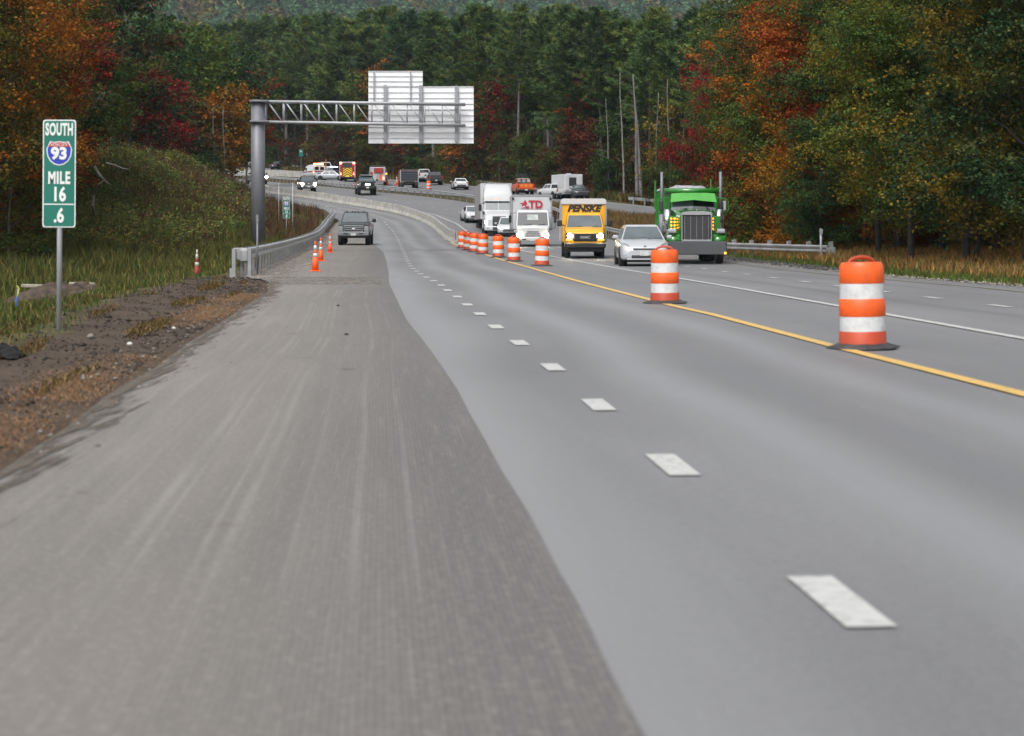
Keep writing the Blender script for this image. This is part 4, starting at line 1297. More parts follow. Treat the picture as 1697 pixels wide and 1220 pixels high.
# 1 parked grey pickup on the left shoulder
t = veh('pickup_truck', 'dark grey pickup with chrome grille parked on the left shoulder beside the cones', 'pickup truck', 590, 405.5, .03, 1.0)
pickup(t, P_DKGREEN, W_=2.0, H=2.08, lift=.10, rim=m_rim, trim=m_pole)
for x in (-.52, -.18, 0, .18, .52): bx(t, 'roof_marker_lamp', m_black, x, -.72, 2.10, .07, .08, .05, .015)
bx(t, 'mud_flap', m_tail, -.78, 1.9, .35, .3, .02, .5)
# 2 white articulated lorry
t = veh('semi_truck', 'white semi truck with tall roof fairing and lit headlight in the queue', 'truck', 824, 388.5, .045, 1.0)
def semi(t):
    body(t, [(-4.1, .95, .45, 1.12), (-3.95, 1.08, .36, 1.30), (-3.4, 1.16, .34, 1.52), (-2.3, 1.18, .34, 1.84)], P_WHITE, 'hood', .16)
    cab = MB().m(P_WHITE)
    cab.ring([[(-1.17, -2.35, .5), (1.17, -2.35, .5), (1.17, -2.35, 1.80), (1.10, -2.2, 1.84), (-1.10, -2.2, 1.84), (-1.17, -2.35, 1.80)], [(-1.19, 0.2, .5), (1.19, 0.2, .5), (1.19, 0.2, 2.6), (1.1, 0.2, 3.0), (-1.1, 0.2, 3.0), (-1.19, 0.2, 2.6)]])
    cab.build('sleeper', t)
    c2 = MB().m(P_WHITE); c2.smooth = False
    fr = [(-1.10, -2.2, 1.84), (1.10, -2.2, 1.84), (1.05, -1.75, 2.66), (-1.05, -1.75, 2.66)]
    rr = [(-1.18, .2, 1.84), (1.18, .2, 1.84), (1.16, .2, 2.66), (-1.16, .2, 2.66)]
    c2.ring([fr, rr]); c2.build('cab', t)
    pane(t, 'windscreen', (fr[0], (0, -2.2, 1.84), (0, -1.75, 2.66), fr[3]), m_glass, .07, .985, .08, .93)
    pane(t, 'windscreen', ((0, -2.2, 1.84), fr[1], fr[2], (0, -1.75, 2.66)), m_glass, .015, .93, .08, .93)
    for s_ in (-1, 1):
        c = [(s_ * 1.13, -1.9, 1.84), (s_ * 1.15, -.9, 1.84), (s_ * 1.12, -.9, 2.6), (s_ * 1.09, -1.6, 2.6)]
        if s_ < 0: c = [c[1], c[0], c[3], c[2]]
        pane(t, 'side_window', c, m_dglass, .06, .94, .08, .92, .012)
    v = MB().m(P_WHITE); v.ring([[(-1.12, -1.95, 2.60), (1.12, -1.95, 2.60), (1.10, -1.90, 2.84), (-1.10, -1.90, 2.84)], [(-1.12, -1.5, 2.64), (1.12, -1.5, 2.64), (1.10, -1.5, 2.86), (-1.10, -1.5, 2.86)]]); v.build('sun_visor', t)
    f = MB().m(P_WHITE); f.smooth = True
    rings = []
    for y, z1, wt in ((-1.72, 2.90, 1.02), (-1.62, 3.25, 1.02), (-1.35, 3.62, 1.0), (-.95, 3.86, .98), (-.4, 3.98, .98), (.2, 4.02, 1.0)):
        pr = [(-1.12, 2.82), (-1.12, 2.82 + (z1 - 2.82) * .6), (-wt, z1 - .10), (-wt * .85, z1), (wt * .85, z1), (wt, z1 - .10), (1.12, 2.82 + (z1 - 2.82) * .6), (1.12, 2.82)]
        rings.append([(x, y, z) for x, z in pr])
    f.ring(rings); f.build('roof_fairing', t)
    for x, y, z, w_, h_ in ((-.22, -1.40, 3.40, .16, .10), (.22, -1.40, 3.40, .16, .10), (-.24, -1.52, 3.16, .14, .10), (.24, -1.52, 3.16, .14, .10), (0, -1.45, 3.28, .34, .03)):
        bx(t, 'roof_emblem', m_dark if h_ > .05 else m_tail, x, y - .03, z, w_, .08, h_, .01, rot=(R(-50), 0, 0))
    bx(t, 'grille', m_dark, 0, -4.12, 1.02, 1.02, .10, .72, .06)
    mb = MB().m(m_chrome)
    for k in range(7): mb.box(0, -4.18, .74 + k * .095, .96, .02, .018)
    mb.box(0, -4.18, 1.39, 1.06, .05, .05, .01)
    mb.build('grille_bars', t)
    bx(t, 'front_bumper', P_WHITE, 0, -4.16, .46, 2.30, .30, .36, .08)
    bx(t, 'lower_grille', m_dark, 0, -4.32, .46, 1.0, .02, .20, .02)
    for s_ in (-1, 1):
        bx(t, 'headlight', m_lampon if s_ < 0 else m_lamp, s_ * .90, -3.98, .92, .34, .22, .30, .06)
        round_lamp(t, 'fog_lamp', m_lamp, s_ * .88, -4.30, .48, .07)
        bx(t, 'wing_mirror', m_black, s_ * 1.42, -2.1, 2.1, .24, .16, .50, .04)
        bx(t, 'hood_mirror', m_black, s_ * 1.18, -3.3, 1.66, .16, .12, .22, .03)
        mb = MB().m(m_black); mb.tube([(s_ * 1.15, -2.2, 1.8), (s_ * 1.42, -2.1, 1.85), (s_ * 1.42, -2.1, 2.4), (s_ * 1.15, -1.9, 2.45)], .025, 5); mb.build('mirror_arm', t)
        wheel(t, s_ * 1.02, -3.0, .50, .30); wheel(t, s_ * .98, 1.6, .50, .34)
    for x in (-.7, -.2, 0, .2, .7): bx(t, 'marker_lamp', m_amber, x, -1.93, 2.82, .07, .03, .03)
    for s_ in (-1, 1): bx(t, 'chassis', m_under, s_ * .4, .5, .7, .12, 5.6, .3)
semi(t)
tr = thing('box_trailer', 'long grey sided box trailer behind the white semi cab', 'trailer', (t.location.x - .05, t.location.y + .2, t.location.z), .05)
tr['label'] = 'long grey sided box trailer pulled by the white semi truck'
o = MB().m(P_TRL).box(0, 8.0, 2.65, 2.58, 13.4, 2.9, .04).build('box', tr)
bx(tr, 'front_wall', P_BOX, 0, 1.29, 2.65, 2.5, .02, 2.82)
mb = MB().m(P_TRL)
for k in range(20): mb.box(-1.30, 1.7 + k * .66, 2.65, .03, .05, 2.75)
mb.build('side_posts', tr)
bx(tr, 'chassis', m_under, 0, 8, 1.05, 1.1, 13, .3)
for y in (11.8, 13.0):
    for s_ in (-1, 1): wheel(tr, s_ * 1.0, y, .5, .5)
# 3 white saloon in the lane left of the lorry
t = veh('white_sedan', 'white car half hidden behind the trailer, left of the semi truck', 'car', 783, 367.5, .16, 1.0)
sedan(t, P_WHITE, 4.5, 1.76, 1.42)
# 4 white small car between lorry and box truck
t = veh('white_compact_car', 'small white car squeezed in view between the semi truck and the lettered box truck', 'car', 841.5, 391.5, .03, .98)
sedan(t, P_WHITE, 4.2, 1.72, 1.50, hatch=True)
# 5 white box truck with red letters
t = veh('box_truck', 'white box truck with red letters ATD above the cab and both headlights lit', 'truck', 881, 408, .02, 1.0)
def atd(t):
    o = MB().m(P_BOX).box(0, 2.4, 2.04, 2.48, 5.4, 2.1, .05).build('cargo_box', t)
    mb = MB().m(M('box_edge', (.33, .34, .36), .4, .3))
    for s_ in (-1, 1): mb.box(s_ * 1.20, -.32, 2.04, .10, .05, 2.12, .02)
    mb.box(0, -.32, 3.06, 2.44, .05, .09, .02); mb.build('box_frame', t)
    for s_ in (-1, 1): bx(t, 'corner_vent', m_dark, s_ * 1.13, -.36, 2.86, .13, .02, .16, .03)
    fr = [(-.99, -2.15, 1.20), (.99, -2.15, 1.20), (.92, -1.75, 2.08), (-.92, -1.75, 2.08)]
    rr = [(-1.0, -.42, 1.20), (1.0, -.42, 1.20), (.94, -.42, 2.12), (-.94, -.42, 2.12)]
    top = [(-.84, -1.62, 2.17), (.84, -1.62, 2.17), (.86, -.5, 2.2), (-.86, -.5, 2.2)]
    mb = MB().m(P_WHITE); mb.ring([fr, rr]); mb.ring([[fr[3], fr[2], rr[2], rr[3]], top]); mb.build('cab', t)
    body(t, [(-2.30, .90, .50, 1.06), (-2.22, .98, .42, 1.18), (-2.12, 1.0, .40, 1.24), (-.42, 1.0, .45, 1.24)], P_WHITE, 'cab_front', .05)
    pane(t, 'windscreen', fr, m_dglass, .035, .965, .04, .93)
    pane(t, 'rear_cab_window', (lerp3(fr[0], fr[1], .3), lerp3(fr[0], fr[1], .7), lerp3(fr[3], fr[2], .68), lerp3(fr[3], fr[2], .32)), M('cab_window_light', (.35, .38, .37), .2, var=.3, scale=4), .05, .95, .42, .78, .010)
    for s_ in (-1, 1):
        c = [(s_ * .99, -2.0, 1.24), (s_ * 1.0, -.8, 1.24), (s_ * .94, -.8, 2.05), (s_ * .92, -1.7, 2.02)]
        if s_ < 0: c = [c[1], c[0], c[3], c[2]]
        pane(t, 'side_window', c, m_dglass, .06, .94, .06, .92, .012)
        hd = bx(t, 'headlight', m_lampon, s_ * .80, -2.30, .66, .26, .12, .20, .05)
        bx(t, 'lamp_surround', m_lamp, s_ * .84, -2.25, .82, .24, .10, .14, .04)
        bx(t, 'wing_mirror', m_black, s_ * 1.34, -2.0, 1.62, .17, .12, .46, .04)
        MB().m(m_black).tube([(s_ * .98, -2.05, 2.0), (s_ * 1.34, -2.0, 1.95), (s_ * 1.34, -2.0, 1.1), (s_ * .99, -2.1, .95)], .018, 5).build('mirror_arm', t)
        wheel(t, s_ * .86, -1.45, .40, .24); wheel(t, s_ * .84, 2.9, .40, .48)
    for z, w_ in ((.62, 1.0), (.74, .86), (.86, .70)):
        bx(t, 'grille_slat', m_dark, 0, -2.31, z, w_, .03, .045, .01)
    bx(t, 'front_bumper', P_WHITE, 0, -2.28, .42, 1.96, .20, .24, .05)
    bx(t, 'tow_hole', m_dark, -.52, -2.39, .42, .22, .02, .07); bx(t, 'number_plate', m_plate, -.05, -2.39, .40, .31, .015, .15)
    wiper(t, (-.5, -2.17, 1.26), (-.05, -2.13, 1.34)); wiper(t, (.3, -2.17, 1.26), (.75, -2.13, 1.34))
    underbody(t, -2.0, 5, .7, .6, .3)
    lm = M('letter_red', (.42, .015, .035), .45)
    text('ATD', .62, lm, (.03, -.352, 2.50), t, sx=1.02, bold=.022, depth=.004)
    ba = MB().m(P_BOX)
    ba.prism([(-.62, 2.30), (-.66, 2.34), (-.30, 2.52), (-.14, 2.44)], 1, -.364, -.358).build('letter_swoosh', t)
    mb = MB().m(lm); mb.prism([(-.74, 2.60), (-.60, 2.62), (-.34, 2.50), (-.26, 2.30), (-.34, 2.28), (-.44, 2.46)], 1, -.372, -.366); mb.build('letter_swoosh', t)
    bx(t, 'letter_underline', lm, .1, -.352, 2.225, 1.1, .006, .018)
atd(t)
# 6 yellow rental van with box body
t = veh('box_van', 'yellow PENSKE box van with white box roof and both headlights shining', 'van', 967, 427, -.01, .87)
def penske(t):
    mb = MB().m(P_YEL).box(0, 1.95, 1.75, 2.26, 4.2, 1.95, .04); mb.build('cargo_box', t)
    pr = [(-1.13, 2.70), (1.13, 2.70), (1.14, 2.88), (1.05, 2.97), (-1.05, 2.97), (-1.14, 2.88)]
    MB().m(P_BOX).prism(pr, 1, -.22, 4.05).build('box_roof', t)
    eg = MB().m(M('box_edge', (.33, .34, .36), .4, .3))
    for s_ in (-1, 1): eg.box(s_ * 1.13, -.17, 1.74, .09, .06, 1.9, .02)
    eg.box(0, -.17, 2.70, 2.2, .05, .05); eg.build('box_frame', t)
    bx(t, 'side_panel', P_BOX, -1.145, 2.0, 1.75, .02, 4.0, 1.86)
    body(t, [(-2.78, .84, .60, 1.14), (-2.70, .93, .52, 1.30), (-2.45, .97, .46, 1.40), (-1.85, .99, .44, 1.54), (-.3, 1.0, .44, 1.56)], P_YEL, 'cab_body', .10)
    fr = [(-.93, -1.95, 1.50), (.93, -1.95, 1.50), (.80, -1.30, 2.14), (-.80, -1.30, 2.14)]
    rr = [(-.99, -.2, 1.50), (.99, -.2, 1.50), (.84, -.2, 2.18), (-.84, -.2, 2.18)]
    top = [(-.72, -1.15, 2.24), (.72, -1.15, 2.24), (.76, -.2, 2.27), (-.76, -.2, 2.27)]
    mb = MB().m(P_YEL); mb.ring([fr, rr]); mb.ring([[fr[3], fr[2], rr[2], rr[3]], top]); mb.build('cab_roof', t)
    pane(t, 'windscreen', fr, m_glass, .02, .98, .03, .96)
    for s_ in (-1, 1):
        c = [(s_ * .945, -1.8, 1.52), (s_ * .985, -.6, 1.52), (s_ * .83, -.6, 2.12), (s_ * .80, -1.25, 2.1)]
        if s_ < 0: c = [c[1], c[0], c[3], c[2]]
        pane(t, 'side_window', c, m_dglass, .08, .92, .06, .92, .012)
        bx(t, 'lamp_housing', m_black, s_ * .76, -2.76, 1.06, .40, .08, .36, .03)
        round_lamp(t, 'headlight', m_lampon, s_ * .75, -2.80, 1.10, .125, .04)
        bx(t, 'indicator', m_amber, s_ * .78, -2.81, .91, .32, .03, .09, .02)
        bx(t, 'wing_mirror', m_black, s_ * 1.24, -1.72, 1.72, .24, .14, .30, .04)
        MB().m(m_black).tube([(s_ * .98, -1.7, 1.6), (s_ * 1.2, -1.72, 1.66)], .03, 5).build('mirror_arm', t)
        wheel(t, s_ * .86, -1.75, .38, .24); wheel(t, s_ * .84, 2.3, .38, .46)
    bx(t, 'grille', m_black, 0, -2.79, 1.02, 1.16, .08, .38, .03)
    mb = MB().m(m_dark)
    for k in range(5): mb.box(0, -2.84, .88 + k * .07, 1.1, .02, .015)
    mb.build('grille_bars', t)
    text('GMC', .17, m_chrome, (0, -2.86, 1.02), t, sx=1.35, bold=.008)
    bx(t, 'front_bumper', m_black, 0, -2.82, .62, 2.02, .24, .26, .05)
    bx(t, 'skid_plate', m_black, 0, -2.6, .42, 1.7, .1, .22, .03)
    underbody(t, -2.4, 3.9, .8, .6, .34)
    wiper(t, (-.7, -1.97, 1.50), (-.1, -1.93, 1.57)); wiper(t, (.1, -1.97, 1.50), (.7, -1.93, 1.57))
    text('PENSKE', .45, M('letter_black', (.012, .012, .014), .5), (.0, -.160, 2.46), t, shear=.32, sx=1.06, bold=.028, spacing=1.0, depth=.004)
    round_lamp(t, 'roof_lamp', m_black, .1, -.16, 2.30, .025)
penske(t)
# 7 silver hatchback
t = veh('silver_hatchback', 'silver three door hatchback with tinted side glass next to the green truck', 'car', 1062, 439.6, .0, .97)
P_PEARL = M('paint_pale_silver', (.46, .48, .50), .28, .2, coat=.7, var=.03)
def hatch(t):
    h, w_ = 2.21, .88
    body(t, [(-h, .60, .30, .56), (-h + .06, .74, .24, .66), (-h + .18, .83, .22, .74), (-h + .45, .87, .21, .83), (-h + 1.0, .885, .21, .95), (-.2, .885, .21, .97), (1.3, .885, .22, 1.0), (2.0, .86, .26, .98), (2.15, .80, .34, .80)], P_PEARL, 'body', .10)
    cabin(t, (-1.20, 1.95), (-.35, 1.45), .93, 1.43, .80, .60, P_PEARL, side=((.12, .52), (.55, .86)), crown=.06, wind=(.03, .97, .05, .97))
    arches(t, .885, (-1.36, 1.35), .31, .2)
    for y in (-1.36, 1.35):
        for s_ in (-1, 1): wheel(t, s_ * .78, y, .315, .205)
    underbody(t, -1.9, 1.9, .75, .28, .14)
    for s_ in (-1, 1):
        mb = MB().m(m_lamp)
        mb.ring([[(s_ * .52, -2.10, .66), (s_ * .80, -1.98, .66), (s_ * .85, -1.78, .84), (s_ * .62, -2.02, .76)], [(s_ * .50, -2.16, .655), (s_ * .79, -2.06, .655), (s_ * .855, -1.82, .86), (s_ * .62, -2.06, .785)]])
        mb.build('headlight', t)
        bx(t, 'fog_recess', m_dark, s_ * .66, -2.13, .40, .16, .05, .12, .02)
        bx(t, 'fog_lamp', m_lamp, s_ * .66, -2.165, .40, .07, .03, .07, .02)
        o = bx(t, 'wing_mirror', P_PEARL, s_ * .99, -.85, 1.04, .21, .11, .14, .04)
    bx(t, 'upper_grille', m_dark, 0, -2.19, .605, .86, .08, .045, .015)
    bx(t, 'grille_trim', m_chrome, 0, -2.20, .635, .90, .05, .012)
    bx(t, 'lower_intake', m_dark, 0, -2.195, .335, .98, .07, .11, .02)
    bx(t, 'number_plate', m_plate, -.02, -2.235, .455, .31, .015, .16)
    bx(t, 'badge', m_chrome, 0, -2.16, .715, .10, .03, .07, .02)
    bx(t, 'lower_lip', P_PEARL, 0, -2.18, .245, 1.3, .10, .06, .02)
hatch(t)
# 8 bright green dump lorry
t = veh('dump_truck', 'bright green dump truck loaded with grey gravel, chrome grille and tall exhaust stacks', 'truck', 1143, 434.6, -.03, .88)
def green_truck(t):
    # hood tapering to the grille, with round fenders
    hd = MB().m(P_GREEN); hd.smooth = True
    rings = []
    for y, w_, z0, z1 in ((-4.3, .66, 1.0, 2.10), (-3.9, .68, 1.0, 2.16), (-3.0, .78, 1.0, 2.24), (-2.2, .92, 1.0, 2.34)):
        pr = [(w_, z0), (w_, z1 - .16), (w_ * .92, z1 - .04), (w_ * .5, z1), (0, z1 + .01)]
        rings.append([(x, y, z) for x, z in pr] + [(-x, y, z) for x, z in pr[::-1][1:]])
    hd.ring(rings); hd.build('hood', t)
    for s_ in (-1, 1):
        fn = MB().m(P_GREEN); fn.smooth = True
        pr = []
        for i in range(11):
            a = PI * i / 10
            pr.append((-3.45 - math.cos(a) * .88, .98 + math.sin(a) * .42))
        inner = [(y, z - .06) for y, z in pr[::-1]]
        fn.prism([(y, z) for y, z in pr + inner], 0, s_ * .64, s_ * 1.22)
        fn.build('fender', t)
        ff = MB().m(P_GREEN).box(s_ * .95, -4.22, 1.06, .60, .14, .30, .05); ff.build('fender_front', t)
        wheel(t, s_ * 1.02, -3.4, .52, .30, m_chrome)
        for y in (1.4, 2.75, 4.1): wheel(t, s_ * .95, y, .52, .50)
        # headlamp pods
        p_ = MB().m(m_chrome).box(s_ * 1.02, -4.20, 1.36, .44, .26, .20, .07).build('headlamp_pod', t)
        bx(p_, 'headlight', m_lamp, s_ * 1.02, -4.345, 1.34, .34, .03, .10, .02)
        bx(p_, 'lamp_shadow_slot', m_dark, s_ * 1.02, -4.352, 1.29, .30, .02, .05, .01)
        # air cleaner with amber lights
        ac = MB().m(m_chrome); ac.cyl((s_ * 1.10, -2.35, 1.35), (s_ * 1.10, -2.35, 2.3), .17, n=16); ac.build('air_cleaner', t)
        for c_, xx in enumerate((.84, .98) if s_ < 0 else (.78,)):
            for k in range(4):
                round_lamp(t, 'amber_light', m_amber, s_ * xx, -3.0, 1.46 + k * .145, .045, .05)
        bx(t, 'light_panel', P_GREEN, s_ * .90, -2.97, 1.68, .40, .05, .66, .02)
        st_ = MB().m(m_pole); st_.cyl((s_ * 1.28, -.95, .9), (s_ * 1.28, -.95, 2.1), .13, n=14); st_.cyl((s_ * 1.28, -.95, 2.1), (s_ * 1.28, -.95, 3.95), .066, n=12); st_.build('exhaust_stack', t)
        MB().m(P_GREEN).tube([(s_ * 1.0, -2.0, 2.82), (s_ * 1.46, -2.1, 2.72), (s_ * 1.52, -2.1, 2.64), (s_ * 1.52, -2.1, 2.26), (s_ * 1.44, -2.1, 2.18), (s_ * 1.0, -2.0, 2.22)], .022, 6).build('mirror_bracket', t)
        bx(t, 'wing_mirror', m_chrome if s_ > 0 else m_dark, s_ * 1.36, -2.1, 2.45, .16, .10, .42, .03)
        bx(t, 'fuel_tank', m_chrome, s_ * 1.05, -1.0, .75, .5, 1.4, .55, .15)
    # grille
    bx(t, 'grille', m_dark, 0, -4.36, 1.50, 1.16, .10, 1.06, .04)
    mb = MB().m(m_chrome)
    for s_ in (-1, 1): mb.box(s_ * .615, -4.37, 1.52, .07, .16, 1.16, .02)
    mb.prism([(-.66, 2.04), (.66, 2.04), (.60, 2.16), (.3, 2.20), (-.3, 2.20), (-.60, 2.16)], 1, -4.45, -4.29)
    mb.box(0, -4.37, .97, 1.30, .16, .08, .02)
    mb.build('grille_shell', t)
    mb = MB().m(m_galv_d)
    for k in range(5): mb.box(-.5 + k * .25, -4.415, 1.50, .012, .01, 1.0)
    mb.build('grille_bars', t)
    bx(t, 'hood_ornament', m_chrome, 0, -4.3, 2.24, .06, .14, .08, .02)
    bx(t, 'front_bumper', M('bumper_chrome', (.15, .155, .165), .22, .9, var=.08, scale=.8), 0, -4.62, .66, 2.48, .14, .56, .03)
    bx(t, 'bumper_lamp', m_amber, 1.17, -4.70, .45, .10, .03, .09)
    # cab
    cb = MB().m(P_GREEN)
    fr = [(-.97, -2.25, 2.24), (.97, -2.25, 2.24), (.90, -2.10, 2.72), (-.90, -2.10, 2.72)]
    rr = [(-1.02, -.5, 2.24), (1.02, -.5, 2.24), (.95, -.5, 2.86), (-.95, -.5, 2.86)]
    cb.ring([fr, rr]); cb.box(0, -1.35, 1.65, 2.04, 1.75, 1.20, .05); cb.box(0, -1.28, 2.87, 1.84, 1.55, .16, .07)
    cb.build('cab', t)
    pane(t, 'windscreen', (fr[0], (0, -2.25, 2.24), (0, -2.10, 2.72), fr[3]), m_glass, .05, .98, .05, .96)
    pane(t, 'windscreen', ((0, -2.25, 2.24), fr[1], fr[2], (0, -2.10, 2.72)), m_dglass, .02, .95, .05, .96)
    for s_ in (-1, 1):
        c = [(s_ * .985, -2.0, 2.28), (s_ * 1.0, -1.0, 2.28), (s_ * .94, -1.0, 2.74), (s_ * .92, -1.9, 2.70)]
        if s_ < 0: c = [c[1], c[0], c[3], c[2]]
        pane(t, 'side_window', c, m_dglass, .06, .94, .06, .92, .012)
    vz = MB().m(M('paint_green_visor', (.06, .30, .04), .3, coat=.7))
    n0 = [(-.98, -2.52, 2.60), (0, -2.56, 2.70), (.98, -2.52, 2.60), (.93, -2.18, 2.98), (.5, -2.15, 3.01), (-.5, -2.15, 3.01), (-.93, -2.18, 2.98)]
    vz.ring([n0, [(x, y + .05, z) for x, y, z in n0]]); vz.build('sun_visor', t)
    # dump body
    db = MB().m(P_GREEN)
    db.box(0, 2.4, 1.2, 1.3, 5.2, .25)
    db.prism([(-.62, .98), (5.3, .98), (5.35, 3.22), (-.30, 3.22), (-.30, 1.8)], 0, -1.20, -1.14)
    db.prism([(-.62, .98), (5.3, .98), (5.35, 3.22), (-.30, 3.22), (-.30, 1.8)], 0, 1.14, 1.20)
    db.box(0, -.28, 2.3, 2.36, .08, 1.9); db.build('dump_body', t)
    MB().m(P_GREEN).cyl((-1.16, -.42, 3.13), (1.24, -.42, 3.13), .115, n=14).build('tarp_roller', t)
    rb = MB().m(P_GREEN)
    for k in range(7):
        for s_ in (-1, 1): rb.box(s_ * 1.235, .2 + k * .82, 2.1, .07, .09, 2.2)
    for s_ in (-1, 1): rb.box(s_ * 1.22, 2.5, 3.22, .12, 5.7, .12, .02)
    rb.build('body_ribs', t)
    for s_, zt in ((-1, 3.72), (1, 3.66)):
        MB().m(P_GREEN).tube([(s_ * (1.30 if s_ < 0 else .92), 4.6 if s_ < 0 else -.2, 2.4), (s_ * (1.30 if s_ < 0 else .92), 4.6 if s_ < 0 else -.2, zt)], [.06, .04], 8).build('tarp_arm', t)
    gr = MB().m(M('load_gravel', (.30, .305, .33), .9, var=.4, scale=9))
    rs_ = np.random.RandomState(2); nx, ny = 12, 18
    gr.v = [(-1.12 + 2.24 * i / nx, -.2 + 5.4 * j / ny, 3.12 + min(1, j / 3.5) * .30 * math.exp(-((i / nx - .5) / .42) ** 4) * (.75 + .25 * math.cos(j * 1.1)) + rs_.uniform(-.05, .05)) for j in range(ny + 1) for i in range(nx + 1)]
    for j in range(ny):
        for i in range(nx):
            a = j * (nx + 1) + i; gr.face((a, a + 1, a + nx + 2, a + nx + 1))
    gr.build('gravel_load', t)
    bx(t, 'chassis', m_under, 0, .6, .85, .9, 8.6, .35)
    wiper(t, (-.7, -2.30, 2.27), (-.2, -2.27, 2.36)); wiper(t, (.75, -2.30, 2.27), (.55, -2.25, 2.40))
green_truck(t)
# 9-11 oncoming pickups behind the barrier
t = veh('pickup_truck', 'black lifted pickup with two lit spotlamps behind the concrete barrier line', 'pickup truck', 605.5, 322.5, .16, 1.04)
pickup(t, P_BLACK, H=2.05, lift=.15, trim=m_black, grille=m_black, glass=m_glass)
for x in (-.14, .16): round_lamp(t, 'spot_lamp', m_fogon, x, -3.06, 1.02, .11)
mb = MB().m(m_black).tube([(-.75, -3.02, .6), (-.7, -3.05, 1.22), (0, -3.08, 1.30), (.7, -3.05, 1.22), (.75, -3.02, .6)], .05, 6); mb.build('bull_bar', t)
MB().m(P_WHITE).box(0, -.9, 2.09, 1.3, .5, .05, .02).build('roof_rim', t)
t = veh('pickup_truck', 'silver nosed dark pickup with lit headlights right of the gantry column', 'pickup truck', 508, 317.5, .20, .93)
pickup(t, P_DGREY, H=1.95, lit=True)
bx(t, 'hood_panel', P_SILV, 0, -2.2, 1.235, 1.5, 1.0, .03, .01)
for s_ in (-1, 1): round_lamp(t, 'fog_lamp', m_fogon, s_ * .80, -2.99, .58, .08)
t = veh('pickup_truck', 'dark pickup partly hidden behind the gantry column', 'pickup truck', 425, 305.5, .34, 1.0)
pickup(t, P_DGREY, H=1.95, lit=True)
# 12-13 cars on the upper carriageway
t = veh('black_sedan', 'black sedan on the upper road right of the gantry column', 'car', 465.5, 281, PI - .55, 1.05)
sedan(t, P_BLACK, 4.7, 1.85, 1.45)
t = veh('white_suv', 'white SUV on the upper road just left of the gantry column', 'car', 412, 277.5, PI - .75, 1.1)
sedan(t, P_WHITE, 4.7, 1.85, 1.72, suv=True, hatch=True)
# 14 ambulance, cars and fire apparatus at the accident
t = veh('ambulance', 'white and red ambulance van with glowing orange light bar, seen from behind', 'ambulance', 520, 297.8, PI + .42, 1.0)
def ambulance(t):
    W2 = .98
    body(t, [(-2.7, .80, .5, 1.0), (-2.6, .92, .45, 1.1), (-1.9, .97, .42, 1.22), (-1.85, .97, .42, 1.24), (2.7, .98, .42, 1.3)], P_WHITE, 'body', .06)
    mb = MB().m(P_WHITE)
    mb.ring([[(-.96, -1.9, 1.2), (.96, -1.9, 1.2), (.98, 2.68, 1.2), (-.98, 2.68, 1.2)], [(-.80, -1.2, 2.0), (.80, -1.2, 2.0), (.82, 2.62, 2.0), (-.82, 2.62, 2.0)], [(-.7, -1.0, 2.12), (.7, -1.0, 2.12), (.72, 2.55, 2.12), (-.72, 2.55, 2.12)]]); mb.build('upper_body', t)
    pane(t, 'windscreen', ((-.96, -1.9, 1.2), (.96, -1.9, 1.2), (.80, -1.2, 2.0), (-.80, -1.2, 2.0)), m_glass)
    for s_ in (-1, 1):
        bx(t, 'rear_door_window', m_dglass, s_ * .42, 2.69, 1.62, .60, .03, .46, .03)
        bx(t, 'tail_light', m_redon, s_ * .90, 2.71, 1.05, .12, .04, .22)
        bx(t, 'red_stripe', P_RED, s_ * .985, 0, 1.16, .012, 5.0, .16)
        bx(t, 'side_window', m_dglass, s_ * .93, -.9, 1.55, .06, .7, .4)
        bx(t, 'rear_lamp', m_amber, s_ * .62, 2.70, 1.95, .12, .04, .1)
        for y in (-1.8, 1.6): wheel(t, s_ * .85, y, .38, .24)
    bx(t, 'red_stripe', P_RED, 0, 2.705, 1.16, 1.9, .012, .16)
    lb_ = MB().m(M('lightbar_orange', (.9, .35, .1), .3, emit=(1, .42, .12), est=4)).box(0, 2.3, 2.30, 1.5, .3, .20, .03).build('light_bar', t)
    bx(lb_, 'red_cell', m_redon, -.3, 2.3, 2.31, .3, .32, .16)
    bx(t, 'roof_cap', P_WHITE, 0, 1.0, 2.16, 1.4, 3.2, .14, .04)
    bx(t, 'rear_bumper', m_chrome, 0, 2.78, .52, 1.9, .18, .16, .03)
    bx(t, 'lower_stripe', m_blue, 0, 2.702, .80, .6, .01, .2)
ambulance(t)
t = veh('silver_sedan', 'silver sedan standing crosswise next to the fire engine', 'car', 550, 299.3, PI / 2 - .22, 1.0)
sedan(t, P_SILV, 4.7, 1.8, 1.45)
t = veh('white_van', 'white van parked by the far guardrail behind the ambulance', 'van', 536, 290, PI + .3, 1.1)
sedan(t, P_WHITE, 4.9, 1.95, 1.9, suv=True, hatch=True, ride=.08)
t = veh('police_car', 'dark police car with bright blue roof lights behind the silver sedan', 'police car', 553, 293.2, PI + .5, 1.05)
sedan(t, P_DGREY, 4.9, 1.88, 1.45)
for s_ in (-1, 1): bx(t, 'blue_light', m_blueon, s_ * .35, .1, 1.52, .5, .25, .12, .03)
t = veh('dark_sedan', 'dark car nose on beside the fire engine at the far rail', 'car', 571, 292.5, .5, 1.0)
sedan(t, P_DGREY, 4.6, 1.8, 1.45)
t = veh('fire_engine', 'fire engine seen from behind with yellow and red chevrons and red lamps', 'fire engine', 579.5, 301.2, PI - .02, .93)
